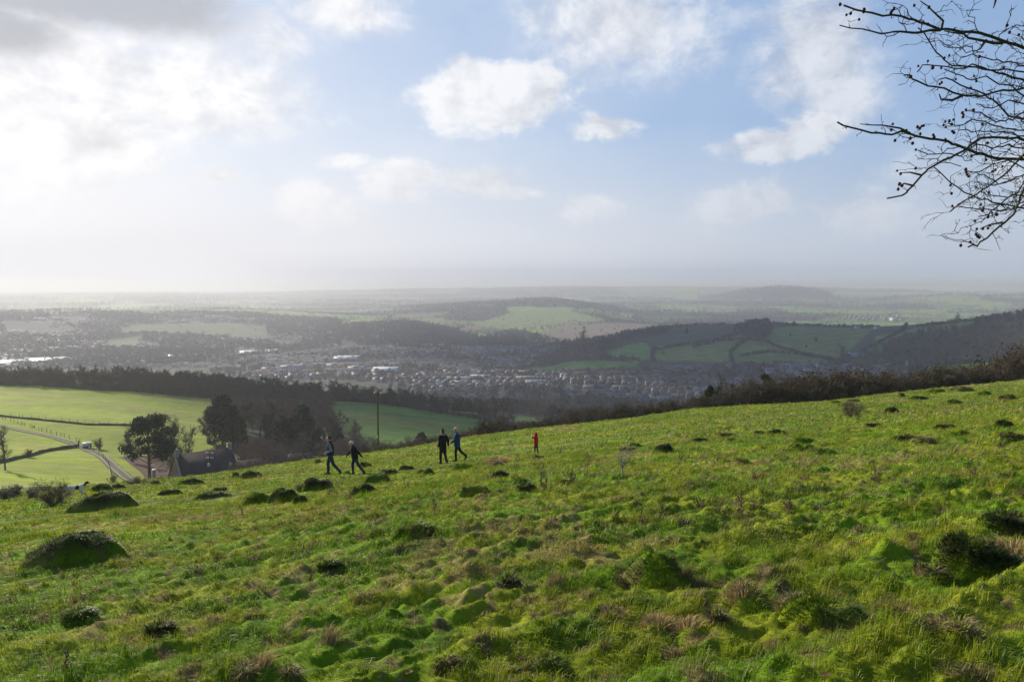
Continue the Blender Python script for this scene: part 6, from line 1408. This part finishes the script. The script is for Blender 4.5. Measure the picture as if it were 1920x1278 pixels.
def hood(e, P, s, V3): solid('hood', [sph(P['head'] + V3((-.03, 0, .01)), (.125 * s, .13 * s, .15 * s)), cap(P['neck'], P['head'] - V3((.04, 0, .08)), .11 * s, .11 * s)], RED, e, .012)


WELL = cloth('wellington_pale', (.45, .45, .42)); e, g = person('small child in a red hooded coat standing alone on the slope', 1005, 850, 39, math.pi - .45, p5, dict(eye=EYE, coat=RED, legs=cloth('trousers_green', (.03, .05, .045)), shoe=WELL, hair=HBR, hem=-.12), 'none', hood)
# dog, trotting right and uphill
g = near_ground(143, 932); g.z = hz(g.x, g.y); r = math.hypot(g.x, g.y); dg_ = thing('dog', 'white dog with a dark saddle patch and brown head running to the right', 'dog', (g.x, g.y, g.z + .05), .12); s = 43 * r / F / 1.25
D3 = lambda *t: Vector(t) * s
dogs = [cap(D3(-.30, 0, .44), D3(.0, 0, .43), .105 * s, .105 * s), cap(D3(.0, 0, .43), D3(.24, 0, .46), .105 * s, .135 * s), sph(D3(.22, 0, .41), (.13 * s, .105 * s, .15 * s)), cap(D3(.30, 0, .52), D3(.47, 0, .64), .085 * s, .06 * s), sph(D3(.52, 0, .67), (.085 * s, .065 * s, .07 * s)), cap(D3(.56, 0, .65), D3(.67, 0, .62), .042 * s, .028 * s), cap(D3(-.33, 0, .48), D3(-.47, 0, .50), .03 * s, .02 * s), cap(D3(-.47, 0, .50), D3(-.58, 0, .58), .02 * s, .012 * s),
        cap(D3(.47, .06, .70), D3(.46, .085, .60), .025 * s, .018 * s, 8), cap(D3(.47, -.06, .70), D3(.46, -.085, .60), .025 * s, .018 * s, 8)]
for y, pts in ((-.07, ((.22, .40, .075), (.33, .27, .042), (.44, .12, .028), (.50, .03, .026))), (.07, ((.22, .40, .075), (.18, .24, .042), (.26, .10, .026), (.20, .05, .024))), (-.07, ((-.28, .42, .10), (-.22, .27, .058), (-.36, .19, .034), (-.30, .02, .024))), (.07, ((-.28, .42, .10), (-.34, .28, .055), (-.50, .22, .032), (-.56, .06, .024)))):
    for (x0, z0, r0), (x1, z1, r1) in zip(pts, pts[1:]): dogs.append(cap(D3(x0, y, z0), D3(x1, y, z1), r0 * s, r1 * s))
    x, z, r_ = pts[-1]; dogs.append(cap(D3(x, y, z), D3(x + .05, y, z - .01), .027 * s, .022 * s, 8))


def dogcol(c):
    c = c / s; n = fb(c[:, 0] * 9 + 5, c[:, 2] * 9 + c[:, 1] * 4, 2, 6) * .08; col = np.tile([[.62, .60, .56]], (len(c), 1)); k = (np.hypot(c[:, 0] - .10, (c[:, 2] - .46) * .9) + n < .15); col[k] = (.03, .022, .02); k = c[:, 0] + n > .43; col[k & (c[:, 2] > .45)] = (.10, .035, .018)
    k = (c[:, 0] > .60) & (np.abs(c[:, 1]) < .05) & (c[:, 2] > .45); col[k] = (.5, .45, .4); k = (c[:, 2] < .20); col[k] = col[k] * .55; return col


solid('body', dogs, new_mat('dog_fur', attr='Col', rough=.85, spec=.2), dg_, .013, 3, dogcol)
solid('collar', [cap(D3(.40, .06, .585), D3(.40, -.06, .585), .02, .02, 8), sph(D3(.40, 0, .585), (.02, .082 * s, .075 * s))], new_mat('collar_red', (.5, .10, .04), .6, .3), dg_, .012, 1)

# ------------------------------------------------------------------ hawthorn reaching in from the right
BARK2 = new_mat('hawthorn_bark', (.045, .04, .028), .9, .15, vary=[(60, (.10, .09, .05), .55, .75)]); HAW = new_mat('haw_berry', (.04, .008, .010), .5, .3)


def Z(zx, zy, dep): px = 1560 + zx / 2.661; py = zy / 2.661; d = ray(px, py); return np.array(d) * dep


BR = [([(958, 240), (880, 215), (800, 185), (700, 160), (600, 150), (540, 148), (470, 120), (380, 95), (300, 75), (200, 65), (120, 50), (60, 28)], 3.2, 2.8, 6.0), ([(540, 152), (440, 163), (340, 158), (280, 165), (200, 157), (150, 145), (90, 141), (38, 127)], 2.98, 2.75, 2.6), ([(545, 150), (555, 105), (512, 65), (475, 30), (440, 5)], 2.98, 2.9, 2.2), ([(850, 215), (760, 205), (680, 190), (610, 165), (560, 155)], 3.1, 3.0, 3.4),
      ([(958, 400), (880, 378), (800, 352), (720, 335), (650, 330), (600, 330), (560, 300), (520, 262), (490, 215), (460, 165), (430, 140)], 3.5, 3.1, 4.2), ([(958, 440), (850, 450), (750, 480), (650, 475), (560, 440), (480, 430), (420, 402), (360, 375)], 3.0, 2.6, 4.4), ([(958, 595), (880, 578), (820, 512), (760, 470), (680, 440), (600, 400), (540, 395)], 3.4, 3.1, 4.4), ([(650, 478), (600, 500), (545, 497), (535, 470)], 2.8, 2.75, 2.6),
      ([(958, 700), (880, 690), (800, 685), (740, 690), (680, 735), (620, 770), (560, 797), (500, 832), (450, 872), (400, 930), (350, 975), (275, 990)], 3.1, 2.7, 5.2), ([(958, 795), (860, 792), (780, 780), (700, 755), (640, 730), (580, 705), (520, 695), (450, 685), (400, 672), (350, 652), (300, 672), (240, 664), (150, 650), (90, 635), (28, 610)], 3.3, 2.7, 5.4), ([(390, 665), (340, 640), (250, 625), (140, 619)], 2.85, 2.75, 1.8),
      ([(958, 940), (935, 1010), (910, 1065), (860, 1112), (800, 1160), (760, 1195), (725, 1228), (680, 1232)], 3.0, 2.7, 4.6), ([(958, 770), (900, 830), (850, 880), (780, 930), (720, 970), (660, 1002), (620, 1030), (590, 1055)], 3.2, 2.9, 4.0), ([(958, 1040), (880, 1022), (800, 1010), (720, 985), (660, 960), (590, 910), (550, 870), (510, 835)], 3.3, 3.0, 3.4), ([(958, 1020), (900, 1045), (820, 1050), (740, 1045), (640, 1030)], 3.2, 3.0, 3.0),
      ([(958, 650), (860, 640), (760, 605), (700, 595), (640, 625), (580, 615)], 3.5, 3.2, 3.2), ([(958, 330), (900, 312), (850, 310), (770, 290), (700, 270), (640, 290)], 3.6, 3.3, 3.2), ([(958, 360), (870, 345), (780, 350), (700, 320), (620, 345), (540, 330), (450, 325), (425, 360)], 3.4, 3.1, 3.2), ([(958, 480), (900, 430), (830, 420), (770, 380), (700, 400), (620, 370), (560, 345)], 3.3, 3.1, 3.2),
      ([(958, 870), (900, 900), (830, 920), (760, 870), (690, 858)], 3.5, 3.2, 2.8), ([(958, 560), (900, 600), (820, 610), (740, 560), (670, 555)], 3.2, 3.0, 3.4), ([(958, 740), (880, 720), (800, 740), (720, 720), (640, 780), (560, 765), (480, 770), (430, 750)], 3.2, 2.9, 3.0), ([(958, 900), (930, 960), (880, 985), (800, 975), (740, 955)], 3.3, 3.1, 3.0), ([(958, 130), (920, 125), (890, 150)], 3.2, 3.1, 2.2), ([(770, 200), (740, 245), (700, 262)], 3.1, 3.05, 2.0), ([(440, 872), (390, 860), (345, 862)], 2.8, 2.8, 1.8), ([(400, 925), (360, 915), (335, 925)], 2.75, 2.75, 1.6),
      ([(958, 520), (880, 500), (800, 540), (720, 520)], 3.4, 3.2, 3.2), ([(958, 680), (870, 660), (790, 655), (700, 660), (630, 650)], 3.4, 3.2, 3.2), ([(958, 840), (880, 800), (800, 820), (740, 855), (660, 850)], 3.1, 3.0, 3.0), ([(820, -10), (812, 20), (805, 42)], 3.0, 3.0, 2.2), ([(958, 980), (900, 970), (850, 1010), (780, 1070), (730, 1080)], 3.1, 2.9, 3.2), ([(850, 1110), (790, 1120), (740, 1140)], 2.9, 2.85, 2.0)]
TRX, TRY = 3.55, 3.35; tz = hz(TRX, TRY); HT = thing('hawthorn_tree', 'leafless hawthorn with dark berries reaching in at the top right', 'tree', (TRX, TRY, tz)); T0 = np.array([TRX, TRY, tz])


def hawthorn():
    rs = np.random.default_rng(19); main = []; tw = []; up1 = np.array([0, 0, 1.])
    limb = [np.array([TRX, TRY, tz - .2]), np.array([TRX - .05, TRY, tz + 1.0]), np.array([TRX - .2, TRY - .02, tz + 1.9]), np.array([TRX - .15, TRY + .05, tz + 2.8]), np.array([TRX - .25, TRY, tz + 3.6])]
    for a, b, ra, rb in zip(limb, limb[1:], (.13, .11, .08, .055), (.11, .08, .055, .03)): main.append((*a, *b, ra, rb))

    def spur(p, d, L, rad, lev):
        st = max(2, int(L / .022)); q = p.copy(); d = d / np.linalg.norm(d)
        for i in range(st):
            d2 = d + rs.normal(size=3) * .42; d2 /= np.linalg.norm(d2); nq = q + d2 * L / st; tw.append((*q, *nq, rad * (1 - .6 * i / st), rad * (1 - .6 * (i + 1) / st)))
            if lev < 2 and rs.random() < (.5 if lev == 0 else .22): spur(nq, d2 + rs.normal(size=3) * .9, L * (.25 + .4 * rs.random()), rad * .75, lev + 1)
            elif rs.random() < .35: k = rs.normal(size=3); k /= np.linalg.norm(k); tw.append((*nq, *(nq + k * .009), rad * 1.1, rad * .3))
            q, d = nq, d * .7 + d2 * .3
    for pts, d0, d1, w in BR:
        n = len(pts); P = [Z(x, y, d0 + (d1 - d0) * i / (n - 1) + rs.normal() * .015) for i, (x, y) in enumerate(pts)]
        if pts[0][0] >= 950:
            tgt = limb[1] + (limb[4] - limb[1]) * np.clip(((P[0][2] - tz - .6) / 3.2), .1, .9); a = P[0]; mid = (a * .5 + tgt * .5) + rs.normal(size=3) * .03; P = [tgt, mid] + P; ext = 2
        else: ext = 0
        # refine with small kinks
        Q = [P[0]]
        for a, b in zip(P, P[1:]):
            L = np.linalg.norm(b - a); m = max(1, int(L / .035))
            for k in range(1, m + 1): Q.append(a + (b - a) * k / m + (rs.normal(size=3) * .0032 if k < m else 0))
        m = len(Q); cum = 0; r0 = w * 3.0 / F / 2 * 1.35
        for i in range(m - 1):
            t = i / (m - 1); t2 = (i + 1) / (m - 1); ra = r0 * (1.3 - 1.0 * t) + .0007; rb = r0 * (1.3 - 1.0 * t2) + .0007; main.append((*Q[i], *Q[i + 1], ra, rb))
            px = to_px(Q[i])[0]; dens = np.interp(px, [1560, 1700, 1800, 1900, 2100], [.32, .5, .75, .9, .4]); d = Q[i + 1] - Q[i]
            if rs.random() < dens and i > 1:
                sd = rs.normal(size=3); sd -= d * sd.dot(d) / d.dot(d); sd /= np.linalg.norm(sd); dd = d / np.linalg.norm(d) * .8 + sd + up1 * .1; big = rs.random() < .55
                spur(Q[i], dd, (.05 + .10 * rs.random()) if big and px > 1680 else .014 + .022 * rs.random(), max(.0015, min(.0026, ra * .55)), 0)
    for kx in range(18):   # the tangle at the right where many shoots cross
        px = 1800 + 260 * rs.random() ** .8; py = 90 + 330 * rs.random(); dep = 2.9 + .8 * rs.random(); p = np.array(ray(px, py)) * dep; spur(p, np.array([-1, rs.normal() * .3, rs.normal() * .45]), .12 + .14 * rs.random(), .0022, 0)
    V, Q = tubes(main, 6); np_mesh('trunk', V - T0, Q, None, (BARK2,), smooth=True, parent=HT); V, Q = tubes(tw, 3); np_mesh('twigs', V - T0, Q, None, (BARK2,), parent=HT)
    # berries
    B = [(40, 23), (72, 75), (93, 68), (160, 48), (158, 60), (135, 98), (293, 66), (308, 45), (299, 56), (410, 28), (483, 37), (478, 122), (873, 127), (885, 162), (932, 174), (430, 330), (478, 305), (502, 338), (545, 340), (585, 277), (560, 290), (392, 383), (547, 412), (537, 420), (617, 395), (692, 440), (708, 380), (718, 395), (720, 405), (668, 548), (650, 563), (656, 573), (653, 584), (705, 550), (565, 607), (585, 603), (605, 597), (556, 625), (567, 634), (597, 620), (600, 655), (608, 662), (426, 633), (437, 641), (447, 630), (457, 627), (440, 668), (303, 619), (295, 648), (350, 657), (371, 650), (390, 690), (314, 701), (402, 715), (505, 673), (509, 684), (565, 695), (418, 747), (325, 852), (342, 867), (417, 840), (337, 918), (349, 926), (330, 944), (591, 924), (596, 965), (600, 1027), (667, 845), (669, 858), (673, 871), (681, 880), (800, 855), (815, 848), (850, 830), (718, 935), (782, 960), (742, 1020), (755, 1035), (750, 1050), (798, 1062), (778, 1083), (822, 1070), (713, 1103), (752, 1140), (722, 1142), (778, 1138), (788, 1125), (718, 1168), (727, 1178), (735, 1184), (690, 1207), (642, 1224), (695, 779), (768, 797), (776, 713), (750, 620), (735, 283), (857, 337), (920, 505)]
    S_ = np.array([[m[3], m[4], m[5]] for m in main[4:]] + [[m[3], m[4], m[5]] for m in tw]); sp_ = np.array(to_px(S_)).T; bv, bf = sph((0, 0, 0), (.0054, .0052, .0060), 10); me = bpy.data.meshes.new('berry'); me.from_pydata(bv, [], bf); me.materials.append(HAW); st = []
    for p in me.polygons: p.use_smooth = True
    for x, y in B[:100]:
        px, py = 1560 + x / 2.661, y / 2.661; k = int(np.argmin((sp_[:, 0] - px) ** 2 + (sp_[:, 1] - py) ** 2)); dep = S_[k][1] * math.cos(PITCH) - S_[k][2] * math.sin(PITCH); P = np.array(ray(px, py)) * dep
        o = bpy.data.objects.new('berry', me); COL.objects.link(o); o.parent = HT; o.location = P - T0; c = .85 + .35 * rs.random(); o.scale = (c, c, c); d = P - S_[k]; L = np.linalg.norm(d)
        if L > .004: mid = (S_[k] + P) / 2 + rs.normal(size=3) * L * .1; st += [(*S_[k], *mid, .0009, .0008), (*mid, *P, .0008, .0007)]
    V, Q = tubes(st, 3); np_mesh('berry_stalks', V - T0, Q, None, (BARK2,), parent=HT)


hawthorn()
# ------------------------------------------------------------------ clouds high above, whose shade lies on the valley
def shade_cloud(az, r, rx, ry, label, alt=6000, rot=0.0, seed=1):
    rs = np.random.default_rng(seed); x, y = math.sin(R(az)) * r, math.cos(R(az)) * r; k = (alt + 140) / math.tan(SUN_EL); cx, cyy = x + math.sin(SUN_AZ) * k, y + math.cos(SUN_AZ) * k
    Vs, Fs, n = [], [], 0; c, s = math.cos(rot), math.sin(rot)
    for i in range(34):
        a = rs.random() * 6.283; q = math.sqrt(rs.random()) * .8; ux, uy = math.cos(a) * q * rx, math.sin(a) * q * ry; v, f = sph((ux * c - uy * s, ux * s + uy * c, rs.normal() * 40), (rx * (.22 + .16 * rs.random()), ry * (.22 + .16 * rs.random()), 110 + 80 * rs.random()), 16)
        Vs += list(v); Fs += [tuple(n + j for j in p) for p in f]; n += len(v)
    v, f = sph((0, 0, -20), (max(rx, ry) * 0 + rx * .8, rx * 0 + ry * .8, 90), 32, Matrix.Rotation(rot, 3, 'Z')); Vs += list(v); Fs += [tuple(n + j for j in p) for p in f]
    me = bpy.data.meshes.new('cloud'); me.from_pydata([tuple(v) for v in Vs], [], Fs); o = bpy.data.objects.new('cloud', me); COL.objects.link(o); o.location = (cx, cyy, alt)
    for p in me.polygons: p.use_smooth = True
    me.materials.append(CLM); tag(o, label, 'cloud', 'clouds overhead shading the valley')


CLM = new_mat('cloud_white', (.85, .86, .88), 1, 0, transl=.2)
SHADE = [(16, 1700, 640, 400, 0, 1), (-7.5, 385, 130, 75, -.3, 3), (31, 950, 380, 240, .5, 4)]
for az, r, rx, ry, rot, sd_ in SHADE: shade_cloud(az, r, rx, ry, 'white cloud high over the valley', 6000, rot, sd_)
# ------------------------------------------------------------------ the air
def build_haze():
    bm = bmesh.new(); bmesh.ops.create_cube(bm, size=1)
    for v in bm.verts:
        v.co = ((v.co.x) * 56000, v.co.y * 56000, -300 if v.co.z < 0 else 45)
    me = bpy.data.meshes.new('haze'); bm.to_mesh(me); bm.free(); o = bpy.data.objects.new('haze', me); COL.objects.link(o)
    m = bpy.data.materials.new('haze_air'); m.use_nodes = True; nt = m.node_tree; nt.nodes.clear()
    out = nt.nodes.new('ShaderNodeOutputMaterial'); v = nt.nodes.new('ShaderNodeVolumePrincipled')
    v.inputs['Color'].default_value = HAZE_COL; v.inputs['Density'].default_value = HAZE_D; v.inputs['Anisotropy'].default_value = HAZE_G
    nt.links.new(v.outputs[0], out.inputs['Volume']); me.materials.append(m)
    tag(o, 'pale winter haze hanging over the valley and far hills', 'haze', kind='stuff')


HAZE_D = 1.9e-4; HAZE_G = .33; HAZE_COL = (.66, .68, .735, 1)
build_haze()
